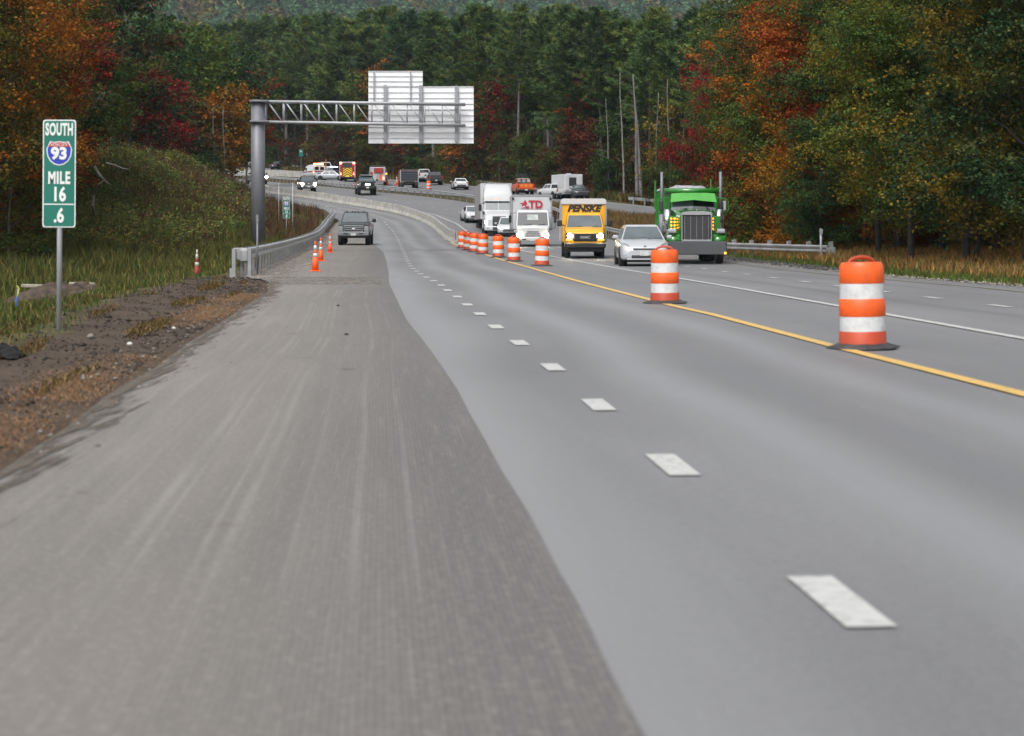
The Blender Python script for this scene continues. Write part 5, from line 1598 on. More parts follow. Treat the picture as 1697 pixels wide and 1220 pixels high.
def engine(t):
    bx(t, 'body', P_RED, 0, -.2, 1.70, 2.45, 7.0, 2.3, .05)
    cb = bx(t, 'cab', P_RED, 0, -4.2, 1.75, 2.4, 1.6, 2.0, .1)
    bx(t, 'rear_cap', M('apparatus_silver', (.45, .45, .46), .35, .5), 0, 3.33, 2.88, 2.5, .12, .18, .02)
    bx(t, 'hose_bed_opening', m_dark, 0, 3.32, 2.42, 1.55, .06, .58)
    ch = bx(t, 'chevron_board', M('chevron_yellow', (.75, .55, .02), .45), 0, 3.34, 1.35, 1.36, .06, 1.35)
    mb = MB().m(m_black)
    for k in range(4):
        z = 1.0 + k * .36
        for s_ in (-1, 1):
            mb.prism([(0, z), (s_ * .66, z - .46), (s_ * .66, z - .28), (0, z + .18)], 1, 3.375, 3.385)
    mb.build('chevron_stripes', t)
    mb = MB().m(P_RED)
    for s_ in (-1, 1): mb.prism([(0, 1.72), (s_ * .68, 1.26), (s_ * .68, 1.34), (0, 1.80)], 1, 3.382, 3.386)
    mb.build('red_chevron', t)
    for s_ in (-1, 1):
        bx(t, 'corner_post', M('apparatus_silver', (.45, .45, .46), .35, .5), s_ * 1.18, 3.33, 1.6, .12, .1, 2.5)
        bx(t, 'rear_column', P_RED, s_ * .92, 3.34, 1.6, .38, .06, 2.0)
        round_lamp(t, 'warning_lamp', m_redon, s_ * 1.0, 3.52, 2.74, .17, .12)
        round_lamp(t, 'tail_light', m_redon, s_ * .98, 3.48, 1.05, .11, .1)
        bx(t, 'amber_strip', m_amber, s_ * .98, 3.4, 1.32, .14, .04, .12)
        for y in (-3.9, 2.0): wheel(t, s_ * 1.05, y, .5, .35)
    bx(t, 'tailboard', m_chrome, 0, 3.55, .62, 2.4, .5, .08)
    bx(t, 'underbody', m_under, 0, 0, .65, 1.8, 6, .4)
engine(t)
t = veh('tanker_truck', 'red and silver fire tanker with a folded red tank on its back', 'fire truck', 627, 307.6, PI + .04, .92)
def tanker(t):
    sv = M('apparatus_silver', (.45, .45, .46), .35, .5)
    bx(t, 'body', sv, 0, .2, 1.55, 2.3, 6.4, 2.0, .08)
    bx(t, 'red_tank', P_RED, -.15, 3.48, 2.05, 1.35, .22, .78, .08)
    bx(t, 'tank_strap', m_dark, -.15, 3.60, 2.05, .03, .01, .78)
    bx(t, 'roof_gear', m_dark, 0, 2.2, 2.72, 1.9, 2.0, .14, .03)
    bx(t, 'orange_panel', P_ORG, -.45, 3.42, 1.1, .35, .06, .9)
    bx(t, 'dump_chute', sv, .15, 3.55, 1.0, .35, .3, .9, .03)
    bx(t, 'red_panel', P_RED, .85, 3.42, 1.2, .34, .05, 1.3)
    for s_ in (-1, 1):
        bx(t, 'ladder_rail', m_chrome, s_ * 1.05, 3.46, 1.7, .06, .06, 1.9)
        bx(t, 'tail_light', m_redon, s_ * .85, 3.46, .95, .16, .04, .3)
        for y in (-2.4, 1.6): wheel(t, s_ * 1.0, y, .5, .4)
    bx(t, 'wing_mirror', m_black, 1.5, -3.0, 1.9, .2, .12, .4)
    bx(t, 'wing_mirror', m_black, -1.5, -3.0, 1.9, .2, .12, .4)
    round_lamp(t, 'work_lamp', m_amber, -1.25, 3.5, 1.6, .13, .1)
    bx(t, 'cab', P_RED, 0, -3.6, 1.6, 2.2, 1.5, 1.7, .1)
    bx(t, 'rear_step', m_chrome, 0, 3.7, .5, 2.3, .5, .08)
tanker(t)
t = veh('dump_truck', 'dark tailgated dump truck with reddish side at the accident scene', 'truck', 676.5, 312.6, PI + .12, .92)
def dump(t):
    rd = M('faded_red_steel', (.20, .05, .04), .6, var=.3)
    bx(t, 'dump_body', rd, 0, 0, 1.70, 2.4, 4.8, 1.35, .03)
    tg = bx(t, 'tailgate', M('tailgate_dark', (.025, .03, .04), .5), 0, 2.45, 1.58, 2.3, .1, 1.5, .02)
    for k in range(5): bx(t, 'tailgate_rib', M('tailgate_rib', (.06, .07, .09), .5), 0, 2.53, 1.0 + k * .3, 2.2, .07, .10, .02)
    for s_ in (-1, 1):
        bx(t, 'corner_post', M('pale_steel', (.4, .4, .38), .6), s_ * 1.19, 2.45, 1.6, .09, .16, 1.7)
        for y in (-2.9, 1.0, 2.2): wheel(t, s_ * .95, y, .5, .45)
        bx(t, 'tail_light', m_redon if s_ < 0 else m_tail, s_ * 1.0, 2.5, .72, .2, .05, .12)
    mb = MB().m(M('tarp_frame', (.10, .10, .095), .7)); mb.box(0, 0, 2.45, 2.3, 4.6, .10, .03); mb.build('tarp', t)
    bx(t, 'rear_sill', M('sill_ochre', (.22, .19, .11), .6), 0, 2.5, .86, 2.3, .12, .1)
    bx(t, 'chassis', m_under, 0, 0, .7, 1.2, 6.5, .35)
    bx(t, 'cab', rd, 0, -3.3, 1.6, 2.2, 1.5, 1.5, .1)
dump(t)
t = veh('white_pickup', 'white pickup seen from behind, beyond the dump truck', 'pickup truck', 702, 302, PI + .16, .98)
pickup(t, P_WHITE, H=1.9)
t = veh('dark_pickup', 'charcoal pickup seen from behind near the lone far barrel', 'pickup truck', 720, 306.8, PI + .13, .95)
pickup(t, P_DGREY, H=1.85, trim=m_black)
t = veh('white_sports_sedan', 'white low sedan seen from behind near the median guardrail', 'car', 762, 314.3, PI + .12, 1.0)
sedan(t, P_WHITE, 4.6, 1.82, 1.36)
bx(t, 'diffuser', m_dark, 0, 2.33, .42, 1.1, .06, .22, .03)
t = veh('orange_pickup', 'orange highway pickup with headache rack seen from behind', 'pickup truck', 866, 323.8, PI + .14, .97)
pickup(t, P_ORG, H=1.92, trim=m_black)
for s_ in (-1, 1): bx(t, 'rack_post', m_black, s_ * .8, 1.1, 1.9, .06, .06, 1.2)
bx(t, 'rack_bar', m_black, 0, 1.1, 2.45, 1.8, .08, .08); bx(t, 'arrow_board', m_black, .2, 1.1, 2.2, 1.1, .08, .35)
for x in (-.55, 0, .55): bx(t, 'rack_window', M('rack_window_pale', (.4, .42, .42), .4), x, .93, 1.68, .30, .03, .34)
bx(t, 'white_cap', P_WHITE, 0, -.2, 1.9, 1.4, 1.2, .12, .03)
for x in (-.55, 0, .55): bx(t, 'tailgate_marker', M('marker_yellow', (.7, .5, .05), .5), x, 2.90, 1.05, .2, .02, .1)
t = veh('utility_trailer', 'white enclosed trailer with dark rear opening on the far carriageway', 'trailer', 941, 329.5, PI + .32, .9)
def camper(t):
    bx(t, 'body', P_BOX, 0, -.3, 1.85, 2.3, 4.8, 2.1, .04)
    bx(t, 'rear_opening', m_dark, .15, 2.12, 2.0, .95, .03, 1.0, .02)
    bx(t, 'side_window', m_dark, -1.16, .9, 2.05, .02, .35, .55); bx(t, 'side_window', m_dark, -1.16, -1.9, 2.2, .02, .35, .6)
    bx(t, 'rear_door', P_WHITE, .85, 2.15, 1.9, .45, .06, 1.8, .02)
    bx(t, 'rear_door', P_WHITE, -.75, 2.15, 1.9, .6, .06, 1.8, .02)
    bx(t, 'roof_vent', P_WHITE, -.1, 0, 2.97, .5, .5, .14, .04); bx(t, 'roof_vent', P_WHITE, .4, 1.5, 2.95, .3, .3, .1, .03)
    bx(t, 'skirt', P_TRL, 0, -.3, .7, 2.2, 4.6, .3)
    for s_ in (-1, 1):
        for y in (-.4, .6): wheel(t, s_ * 1.0, y, .36, .25)
camper(t)
t = veh('white_service_pickup', 'white service pickup with orange mark left of the enclosed trailer', 'pickup truck', 917, 329, PI + .45, .85)
pickup(t, P_WHITE, H=1.85)
bx(t, 'orange_square', P_ORG, -.3, 2.9, 1.15, .3, .03, .3)
t = veh('grey_jeep', 'grey off-road car facing the camera below the enclosed trailer', 'car', 957.5, 330.8, .22, .92)
sedan(t, P_GREY, 4.2, 1.85, 1.75, suv=True, hatch=True, ride=.08)
for px, py, lb in ((246, 268.5, 'white car glimpsed through the leaves at the crest of the slope'), (281, 271.5, 'white car glimpsed between dark trunks, second from the left'), (320, 270.5, 'white car glimpsed behind the dark tree left of the pale stems')):
    t = veh('distant_car', lb, 'car', px, py, PI / 2 + .3, 1.15)
    sedan(t, P_WHITE, 4.8, 1.9, 1.7, suv=True, hatch=True)
# ------------------------------------------------------------------ vegetation
def leaf_mat(name, trans=.3, c2mix=.5, clump=.5, rough=.6):
    """the colours come from each tree's own properties: tint (obj.color) and tint2"""
    m, t, b = nodes(name)
    oi = N(t, 'ObjectInfo')
    at = N(t, 'Attribute'); at.attribute_type = 'OBJECT'; at.attribute_name = 'tint2'
    tc = N(t, 'TexCoord').outputs['Object']
    gm = N(t, 'NewGeometry')
    rp = gm.outputs['Random Per Island']
    f = mrange(t, noise(t, tc, clump, 3, .6), .42, .58)
    f2 = math_(t, 'ADD', math_(t, 'MULTIPLY', f, .75), math_(t, 'MULTIPLY', rp, .35))
    f3 = mrange(t, f2, 1 - c2mix - .15, 1 - c2mix + .35)
    c = mixc(t, f3, oi.outputs['Color'], at.outputs['Color'])
    wn = N(t, 'TexWhiteNoise', noise_dimensions='1D'); t.links.new(rp, wn.inputs['W'])
    vm = N(t, 'VectorMath', operation='SCALE'); t.links.new(c, vm.inputs[0]); t.links.new(mrange(t, wn.outputs['Value'], 0, 1, .55, 1.45), vm.inputs['Scale'])
    t.links.new(vm.outputs[0], b.inputs['Base Color'])
    b.inputs['Roughness'].default_value = rough; b.inputs['Specular IOR Level'].default_value = .12
    if trans:
        tr = N(t, 'BsdfTranslucent'); t.links.new(vm.outputs[0], tr.inputs[0])
        mx = N(t, 'MixShader'); mx.inputs[0].default_value = trans
        t.links.new(b.outputs[0], mx.inputs[1]); t.links.new(tr.outputs[0], mx.inputs[2]); t.links.new(mx.outputs[0], t.nodes['Material Output'].inputs[0])
    return m
m_leaf = leaf_mat('broad_leaves')
m_needle = leaf_mat('needles', .12, .4, .35)
m_bark = M('bark_grey_brown', (.085, .072, .06), .9, var=.4, scale=4, bump=.02)
m_barkd = M('bark_dark', (.025, .021, .018), .9, var=.4, scale=4, bump=.02)
m_birch = M('bark_pale', (.19, .18, .16), .8, var=.3, scale=5, dirt=(.07, .06, .05, .8), dscale=6)
m_pbark = M('bark_pine', (.12, .105, .10), .9, var=.35, scale=3, bump=.02)
def diamonds(C, size, up=.0, aspect=.62, rs=None, jitter=.35, dirs=None):
    """leaf-shaped quads at C (n,3)"""
    n = len(C)
    if dirs is None: d = rs.normal(size=(n, 3)); d[:, 2] *= .7
    else: d = dirs + rs.normal(size=(n, 3)) * .35
    d /= np.linalg.norm(d, axis=1)[:, None]
    nn = rs.normal(size=(n, 3)); nn[:, 2] = np.abs(nn[:, 2]) + up
    s_ = np.cross(d, nn); s_ /= (np.linalg.norm(s_, axis=1)[:, None] + 1e-9)
    L_ = (size * rs.uniform(1 - jitter, 1 + jitter, n))[:, None]
    nrm = np.cross(s_, d)
    V = np.stack([C, C + d * L_ * .5 + s_ * L_ * aspect * .5 + nrm * L_ * .08, C + d * L_, C + d * L_ * .5 - s_ * L_ * aspect * .5 + nrm * L_ * .08], 1).reshape(-1, 3)
    F = (np.arange(n) * 4)[:, None] + np.arange(4)[None]
    return V, F
def tris(C, dirs, length, width, rs):
    n = len(C)
    d = dirs / np.linalg.norm(dirs, axis=1)[:, None]
    s_ = np.cross(d, rs.normal(size=(n, 3))); s_ /= np.linalg.norm(s_, axis=1)[:, None] + 1e-9
    L_ = (length * rs.uniform(.6, 1.3, n))[:, None]
    W_ = width
    V = np.stack([C - s_ * W_, C + s_ * W_, C + d * L_], 1).reshape(-1, 3)
    return V, (np.arange(n) * 3)[:, None] + np.arange(3)[None]
def limb_path(p0, d, ln, rs, n=5, droop=0.0, wob=.12):
    pts = [np.array(p0, float)]
    d = np.array(d, float); d /= np.linalg.norm(d)
    for i in range(n):
        d = d + rs.normal(size=3) * wob; d[2] += droop; d /= np.linalg.norm(d)
        pts.append(pts[-1] + d * ln / n)
    return pts
def deciduous(seed, H=13, crown0=.28, spread=4.2, nleaf=16000, leaf=.20, tr=.17, lean=0.0, bark=None, dens_top=1.0, clump_r=.75, nl=15, double=False):
    rs = np.random.RandomState(seed)
    mb = MB().m(bark or m_bark); mb.smooth = True
    trunk = limb_path((0, 0, -.5), (lean, rs.normal() * .03, 1), H * .93, rs, 8, 0, .045)
    mb.tube(trunk, [tr * (1 - .82 * i / 8) for i in range(9)], 9)
    if double:
        tk2 = limb_path((.3, .1, -.4), (lean + .13, .05, 1), H * .8, rs, 7, 0, .05); mb.tube(tk2, [tr * .7 * (1 - .8 * i / 7) for i in range(8)], 8)
    tips = []
    for k in range(nl):
        f = crown0 + (1 - crown0) * (k + rs.rand()) / nl * .97
        q = f * 8; i0 = min(7, int(q)); p0 = trunk[i0] + (trunk[i0 + 1] - trunk[i0]) * (q - i0)
        prof = math.sin(PI * min(1, max(.08, (f - crown0 * .75) / (1.08 - crown0 * .75)) ** .75)) ** .6
        ln = spread * prof * rs.uniform(.7, 1.12)
        a = k * 2.4 + rs.normal() * .4
        up = .25 + .9 * f
        lp = limb_path(p0, (math.cos(a), math.sin(a), up), ln, rs, 5, .03, .14)
        r0 = tr * .42 * (1 - f * .6)
        mb.tube(lp, [r0 * (1 - .8 * i / 5) for i in range(6)], 5)
        for j in range(4):
            q2 = rs.uniform(.35, .98) * 5; i1 = min(4, int(q2)); p1 = lp[i1] + (lp[i1 + 1] - lp[i1]) * (q2 - i1)
            dd = np.array([math.cos(a + rs.normal() * .9), math.sin(a + rs.normal() * .9), rs.uniform(-.1, .7)])
            sp_ = limb_path(p1, dd, ln * rs.uniform(.25, .5), rs, 3, .0, .2)
            mb.tube(sp_, [r0 * .35 * (1 - .7 * i / 3) for i in range(4)], 4)
            for q3 in sp_[1:]: tips.append(q3)
        for q3 in lp[2:]: tips.append(q3)
    tips.append(trunk[-1]); tips.append(trunk[-2])
    T = np.array(tips)
    # clumps of leaves, layered and uneven
    wgt = rs.uniform(.15, 1.0, len(T)) ** 1.6; wgt /= wgt.sum()
    idx = rs.choice(len(T), nleaf, p=wgt)
    # sub-clumps give light and dark masses
    sub = rs.normal(size=(len(T), 5, 3)) * np.array([clump_r, clump_r, clump_r * .55])
    C = T[idx] + sub[idx, rs.randint(0, 5, nleaf)] + rs.normal(size=(nleaf, 3)) * np.array([.21, .21, .12]) * (clump_r / .75)
    V, F = diamonds(C, leaf, .6, .7, rs)
    crown = np_mesh('crown', V, F, [m_leaf])
    return mb.mesh('trunk'), crown
def pine(seed, H=26, bare=.42, R_=3.6, tufts=9, tuft_n=7, tl=.55, tw=.06, whorl=.75, tr=.28, stubs=True, shape=1.0):
    """white pine: straight bole, dead stubs, tiers of upswept limbs with brushes of needles"""
    rs = np.random.RandomState(seed)
    mb = MB().m(m_pbark); mb.smooth = True
    tk = limb_path((0, 0, -.5), (rs.normal() * .012, rs.normal() * .012, 1), H, rs, 10, 0, .008)
    mb.tube(tk, [tr * (1 - .9 * i / 10) + .02 for i in range(11)], 8)
    def at(z):
        q = min(9.999, max(0, (z + .5) / H * 10)); i = int(q); return tk[i] + (tk[i + 1] - tk[i]) * (q - i)
    if stubs:
        for k in range(26):
            z = H * rs.uniform(.12, bare + .08); a = rs.uniform(0, 6.28)
            mb.tube(limb_path(at(z), (math.cos(a), math.sin(a), rs.uniform(-.15, .2)), rs.uniform(.7, 2.6), rs, 3, .0, .1), [.035, .025, .018, .008], 4)
    C, D = [], []
    z = H * bare
    while z < H * .995:
        f = (z / H - bare) / (1 - bare)
        Lb = R_ * (math.sin(PI * min(1, .22 + .78 * f) ** 1.0) ** .75 * .95 if f < .5 else (1 - f) ** .72 * 1.35 + .06) * shape
        nb = rs.randint(3, 6)
        a0 = rs.uniform(0, 6.28)
        for b_ in range(nb):
            a = a0 + b_ * 2 * PI / nb + rs.normal() * .25
            ln = Lb * rs.uniform(.55, 1.2)
            lp = limb_path(at(z), (math.cos(a), math.sin(a), .10 + .55 * f), ln, rs, 4, .07, .06)
            mb.tube(lp, [.05 * (1 - f) + .015, .03, .02, .012, .006], 4)
            nt_ = max(3, int(tufts * ln / R_ * 1.6))
            for _ in range(nt_):
                q = rs.uniform(.25, 1.0) * 4; i = min(3, int(q)); p = lp[i] + (lp[i + 1] - lp[i]) * (q - i)
                side = np.array([-math.sin(a), math.cos(a), 0]) * rs.normal() * ln * .13 * (1.1 - q / 4 * .5)
                p = p + side + np.array([0, 0, rs.uniform(-.05, .14)])
                base = np.array([math.cos(a), math.sin(a), .45]) + side * .5
                for _k in range(tuft_n):
                    C.append(p + rs.normal(size=3) * .09); D.append(base + rs.normal(size=3) * np.array([.75, .75, .5]))
        z += whorl * rs.uniform(.75, 1.25) * (1 - .35 * f)
    V, F = tris(np.array(C), np.array(D), tl, tw, rs)
    return mb.mesh('trunk'), np_mesh('crown', V, F, [m_needle])
def bare_stem(seed, H, tr, mat, n=14):
    rs = np.random.RandomState(seed)
    mb = MB().m(mat); mb.smooth = True
    tk = limb_path((0, 0, -.4), (rs.normal() * .03, 0, 1), H, rs, 9, 0, .018 if n > 30 else .03)
    mb.tube(tk, [tr * (1 - .75 * i / 9) for i in range(10)], 7)
    for k in range(n):
        q = rs.uniform(2.5, 8.9); i = int(q); p = tk[i] + (tk[i + 1] - tk[i]) * (q - i); a = rs.uniform(0, 6.28)
        mb.tube(limb_path(p, (math.cos(a), math.sin(a), rs.uniform(-.1, .6)), rs.uniform(.5, 1.9), rs, 3, 0, .15), [.03, .02, .014, .006], 4)
    return mb.mesh('trunk')
def plant(name, label, cat, meshes, x, y, col, col2, s_=1.0, rz=None, group=None, dz=0.0, sx=1.0):
    z = terrain(x, y) + dz
    o = thing(name, label, cat, (x, y, z), rnd.uniform(0, 6.28) if rz is None else rz, group)
    link('trunk', meshes[0], o)
    if len(meshes) > 1:
        c = link('crown', meshes[1], o)
        j = rnd.uniform(.82, 1.18)
        c.color = (col[0] * j, col[1] * j, col[2] * j, 1)
        c['tint2'] = [v * j for v in col2]
    o.scale = (s_ * sx, s_ * sx, s_)
    return o
def xat(px, Y): return (px - CXP) * Y / FPX
# palettes (linear base colours of the leaves, with sunlit pine highlights painted in)
GRN, DGRN, YGRN = (.055, .098, .022), (.024, .052, .020), (.095, .115, .018)
OLIV, GOLD, ORNG = (.085, .082, .015), (.19, .125, .014), (.30, .098, .012)
RED, DRED, CRIM, BRWN = (.23, .022, .012), (.12, .015, .010), (.20, .013, .016), (.085, .042, .018)
PNG, PNG2, PND = (.066, .112, .034), (.16, .195, .042), (.034, .070, .030)  # PNG2 paints sunlit highlights into the pine needles

CN = {OLIV: 'olive', GOLD: 'golden', ORNG: 'orange', RED: 'red', DRED: 'dark red', CRIM: 'crimson', BRWN: 'brown', GRN: 'green', DGRN: 'dark green', YGRN: 'yellow green'}
DEC = [deciduous(11, 13.5, .12, 4.2, 34000, .145, bark=m_barkd), deciduous(12, 15, .20, 4.8, 36000, .15, lean=.06, bark=m_barkd), deciduous(13, 11, .08, 4.0, 30000, .14, double=True, bark=m_barkd), deciduous(14, 16.5, .28, 4.6, 36000, .15, bark=m_barkd),
       deciduous(15, 9, .08, 3.2, 20000, .13, tr=.10, bark=m_barkd)]
LEFT = [deciduous(61, 15, .16, 4.4, 17000, .15, bark=m_barkd), deciduous(62, 16, .22, 4.6, 18000, .15, lean=-.04, bark=m_barkd)]
SAP = [deciduous(21, 6.5, .05, 2.4, 11000, .12, tr=.06, clump_r=.55, nl=11), deciduous(22, 5, .03, 2.2, 9000, .12, tr=.05, clump_r=.5, nl=10)]
FAR = [deciduous(31, 17, .22, 4.6, 7000, .38, clump_r=.85), deciduous(32, 13, .10, 4.0, 6000, .36, clump_r=.85), deciduous(33, 9, .05, 3.2, 4200, .34)]
PK = dict(tufts=22, tuft_n=11, tl=.60, tw=.075)
PINE = [pine(41, 27, .50, 6.0, whorl=1.0, **PK), pine(42, 25, .42, 5.6, whorl=.95, **PK), pine(43, 29, .54, 5.8, whorl=1.05, **PK), pine(44, 23, .30, 5.0, whorl=.9, **PK)]
BIGP = [pine(46, 27, .10, 5.2, tufts=16, tuft_n=9, tl=.42, tw=.045, whorl=.7, stubs=False)]
BIRCH = [bare_stem(51, 14, .13, m_birch), bare_stem(52, 12, .10, m_birch)]
SNAG = [bare_stem(53, 17, .30, M('bark_silver', (.14, .13, .125), .85, var=.3, scale=3), 34)]

# --- left edge: tall maples, trunks near the viewer, orange and olive leaves
Lm = [(-8, 74, 3, DGRN, OLIV, 'tall dark-trunked maple at the very left edge of the picture'), (42, 80, 1, OLIV, ORNG, 'olive and orange maple with a straight black trunk behind the mile sign'),
      (84, 72, 3, OLIV, ORNG, 'orange maple with dark trunk rising directly behind the green mile sign'), (128, 84, 0, GRN, ORNG, 'olive maple with drooping orange sprays right of the mile sign'),
      (168, 92, 1, OLIV, ORNG, 'golden orange maple whose crown leans over the brushy slope'), (64, 90, 0, GRN, OLIV, 'green maple in second row behind the sign'), (20, 96, 1, DGRN, OLIV, 'dark green maple in the second row at far left'),
      (110, 100, 3, DRED, ORNG, 'deep red maple in the second row above the sign'), (150, 108, 0, ORNG, OLIV, 'fiery orange maple in the back row left of the slope'), (190, 104, 0, RED, ORNG, 'red maple leaning at the top of the brushy slope'),
      (5, 110, 3, DGRN, GRN, 'dark green maple at back of the left wood'), (60, 118, 3, DGRN, BRWN, 'shadowed maple deep in the left wood')]
for px, Y, k, c1, c2, lb in Lm:
    px = px * .80 - 88
    plant('maple_tree', lb, 'tree', LEFT[k % 2] if Y < 93 else DEC[k], xat(px, Y), Y, c1, c2, rnd.uniform(.92, 1.1), group='maples of the left wood')
for i in range(16):
    Y = rnd.uniform(76, 112); px = rnd.uniform(-120, 50 + (Y - 76) * .9)
    kc = rnd.choice([ORNG, DGRN, OLIV, GOLD, DRED, GRN])
    plant('maple_sapling', 'young %s maple in the %s of the left wood' % (CN[kc], 'front' if Y < 92 else 'depth'), 'sapling', SAP[i % 2], xat(px, Y), Y, kc, rnd.choice([OLIV, GRN, ORNG, DGRN]), rnd.uniform(.7, 1.15), group='saplings under the left maples')
for i in range(15):
    Y = rnd.uniform(112, 150); px = -160 + i * 17
    plant('maple_tree', '%s maple filling the depth of the left wood' % CN[(DGRN, BRWN, GRN, DRED)[i * 3 % 4]], 'tree', DEC[i % 4], xat(px, Y), Y, (DGRN, BRWN, GRN, DRED)[i * 3 % 4], rnd.choice([BRWN, OLIV]), rnd.uniform(1.0, 1.25), group='back rows of the left wood')
# --- left middle: trees behind the slope
Mm = [(236, 175, FAR, 0, GRN, DGRN, 1.0, 'dark green tree standing left of the crimson one behind the slope'), (262, 215, FAR, 1, CRIM, DRED, .72, 'thin crimson maple between the green crowns behind the slope'),
      (236, 176, FAR, 2, RED, CRIM, .8, 'low pinkish red maple at the crest of the slope'), (272, 170, FAR, 1, DRED, CRIM, .8, 'small red maple leaning over parked white cars'),
      (300, 200, FAR, 0, GRN, YGRN, 1.12, 'broad green oak standing left of the gantry column'), (338, 215, FAR, 0, GRN, YGRN, 1.1, 'bright green topped oak in the middle of the left clump'),
      (385, 215, FAR, 0, GRN, DGRN, 1.0, 'rounded dark oak just left of the gantry column'), (362, 196, FAR, 1, GOLD, ORNG, .95, 'yellow and orange maple with several pale trunks left of the gantry'),
      (408, 240, FAR, 0, RED, GRN, .92, 'red tinged maple behind the gantry column'), (328, 198, FAR, 1, OLIV, GOLD, .8, 'low olive maple in front of the green oak'), (286, 190, FAR, 1, DGRN, DRED, .9, 'shaded maple left of the green oak'),
      (215, 150, FAR, 0, DGRN, BRWN, 1.0, 'dark maple closing the left wood'), (318, 188, FAR, 2, DGRN, BRWN, .8, 'dark bush-like tree hiding the white cars'), (350, 185, FAR, 2, DGRN, GRN, .55, 'low dark tree at the foot of the pale trunks'), (246, 150, FAR, 2, DGRN, DRED, .7, 'low shadowed tree at the slope crest')]
for px, Y, F_, k, c1, c2, s_, lb in Mm:
    plant('maple_tree' if 'maple' in lb else 'oak_tree', lb, 'tree', F_[k], xat(px, Y), Y, c1, c2, s_, group='trees left of the gantry')
for i, (px, Y) in enumerate(((358, 194), (366, 197), (372, 193), (362, 199))):
    plant('pale_stem', 'pale bare stem among those under the yellow maple', 'tree', (BIRCH[i % 2],), xat(px, Y), Y, GRN, GRN, .75, group='pale stems under the yellow maple')
# --- the pine wall beyond the far guardrail
def far_y(px):      # depth of the forest edge behind the far rail
    return interp(px, [(-200, 440), (200, 420), (400, 385), (480, 345), (540, 322), (640, 290), (733, 262), (787, 248), (850, 232), (900, 222), (960, 214), (1000, 205), (1060, 196), (1120, 186), (1200, 176)])
big = [(915, 14, 0, 27, 'broad white pine with full crown right of the sign backs'), (940, 9, 1, 25, 'white pine with a bare grey trunk beside the broad one'), (1012, 16, 2, 27, 'slim pointed white pine in the centre of the forest wall'),
       (1058, 10, 0, 25, 'tall white pine above the cluster of grey trunks'), (822, 18, 1, 27, 'dense white pine just right of the sign backs'), (700, 24, 3, 27, 'spire topped pine over the stepped sign'), (470, 18, 2, 29, 'tall bushy white pine right of the gantry column top'),
       (520, 20, 1, 28, 'layered white pine left of the sign backs'), (570, 15, 0, 28, 'wide white pine next to the left edge of the sign backs')]
for px, back, k, H, lb in big:
    Y = far_y(px) + back
    plant('white_pine', lb, 'tree', PINE[k], xat(px, Y), Y, PNG, PNG2, (H / (27, 25, 29, 23)[k]) * interp(px, [(400, .98), (700, .98), (900, .82), (1100, .74)]), group='white pines of the forest wall', sx=1.05)
i = 0
for row, (d0, d1, st_) in enumerate(((3, 9, 47), (11, 20, 38), (24, 40, 34))):
    px = 205 + row * 13
    while px < 1215:
        Y = far_y(px) + rnd.uniform(d0, d1)
        k = rnd.randrange(4)
        hh = interp(px, [(200, 30), (400, 29), (480, 28), (640, 25.5), (740, 24.5), (800, 23.5), (900, 22.5), (1060, 20.5), (1200, 18)]) + row * 1.1 + rnd.uniform(-2.6, 1.0)
        plant('white_pine', uniq('white pine, %s row, above ' % ('front', 'second', 'third')[row] + near(px)), 'tree', PINE[k], xat(px, Y), Y, rnd.choice([PNG, PNG, PND, PNG]), rnd.choice([PNG2, PNG, YGRN]), hh / (27, 25, 29, 23)[k], group='rows of white pines in the forest wall', sx=rnd.uniform(.95, 1.2))
        px += st_ * rnd.uniform(.7, 1.25)
Cn = [(835, 5, 0, CRIM, GRN, .92, 'crimson topped maple right of the sign backs'), (655, 6, 0, ORNG, BRWN, 1.1, 'rusty orange maple over the top edge of the sign backs'), (700, 4, 0, BRWN, ORNG, 1.02, 'brownish orange maple above the lower sign'),
      (990, 9, 0, RED, OLIV, 1.0, 'reddish maple crown between two central pines'), (1115, 6, 1, GOLD, OLIV, 1.02, 'golden birch crown right of the grey trunks'), (625, 2, 1, OLIV, GRN, 1.2, 'yellow green tree left behind the sign backs'),
      (430, 1, 0, RED, BRWN, 1.02, 'brick red maple directly right of the gantry column'), (800, 0, 1, BRWN, GRN, .9, 'brown green maple low behind the sign edge'), (955, 0, 1, BRWN, DRED, .72, 'rust brown maple between bare pine trunks'),
      (870, 1, 1, GRN, OLIV, .6, 'low green maple at the forest foot behind the orange pickup'), (530, 1, 1, BRWN, OLIV, .75, 'brown leaved maple above the white van'), (590, 1, 1, DGRN, BRWN, .8, 'dark maple above the fire engine'),
      (765, -1, 1, BRWN, ORNG, .75, 'rust coloured maple over the white sedan'), (1000, -2, 2, DGRN, GRN, .6, 'low dark shrubby maple right of the camper'), (1085, -2, 2, OLIV, GRN, .55, 'low olive shrubby maple by the median grass'), (905, -1, 2, BRWN, GRN, .6, 'low brown shrubby maple at the forest foot')]
for px, back, k, c1, c2, s_, lb in Cn:
    Y = far_y(px) + back
    plant('maple_tree', lb, 'tree', FAR[k], xat(px, Y), Y, c1, c2, s_ * interp(px, [(400, 1.15), (700, 1.0), (900, .86), (1100, .78)]), group='maples in the forest wall')
for i in range(46):
    px = 395 + i * 17.2 + rnd.uniform(-6, 6)
    Y = far_y(px) + rnd.uniform(-1.0, 6)
    kc = rnd.choice([(DGRN, 'dark green'), (BRWN, 'brown'), (GRN, 'green'), (OLIV, 'olive'), (DGRN, 'dark green')])
    plant('understorey_tree', uniq('small %s tree behind %s' % (kc[1], near(px))), 'tree', FAR[1 + i % 2], xat(px, Y), Y, kc[0], rnd.choice([BRWN, GRN, DRED, OLIV]), rnd.uniform(.45, .95) * interp(px, [(400, 1), (1150, .75)]), group='small trees at the foot of the forest wall')
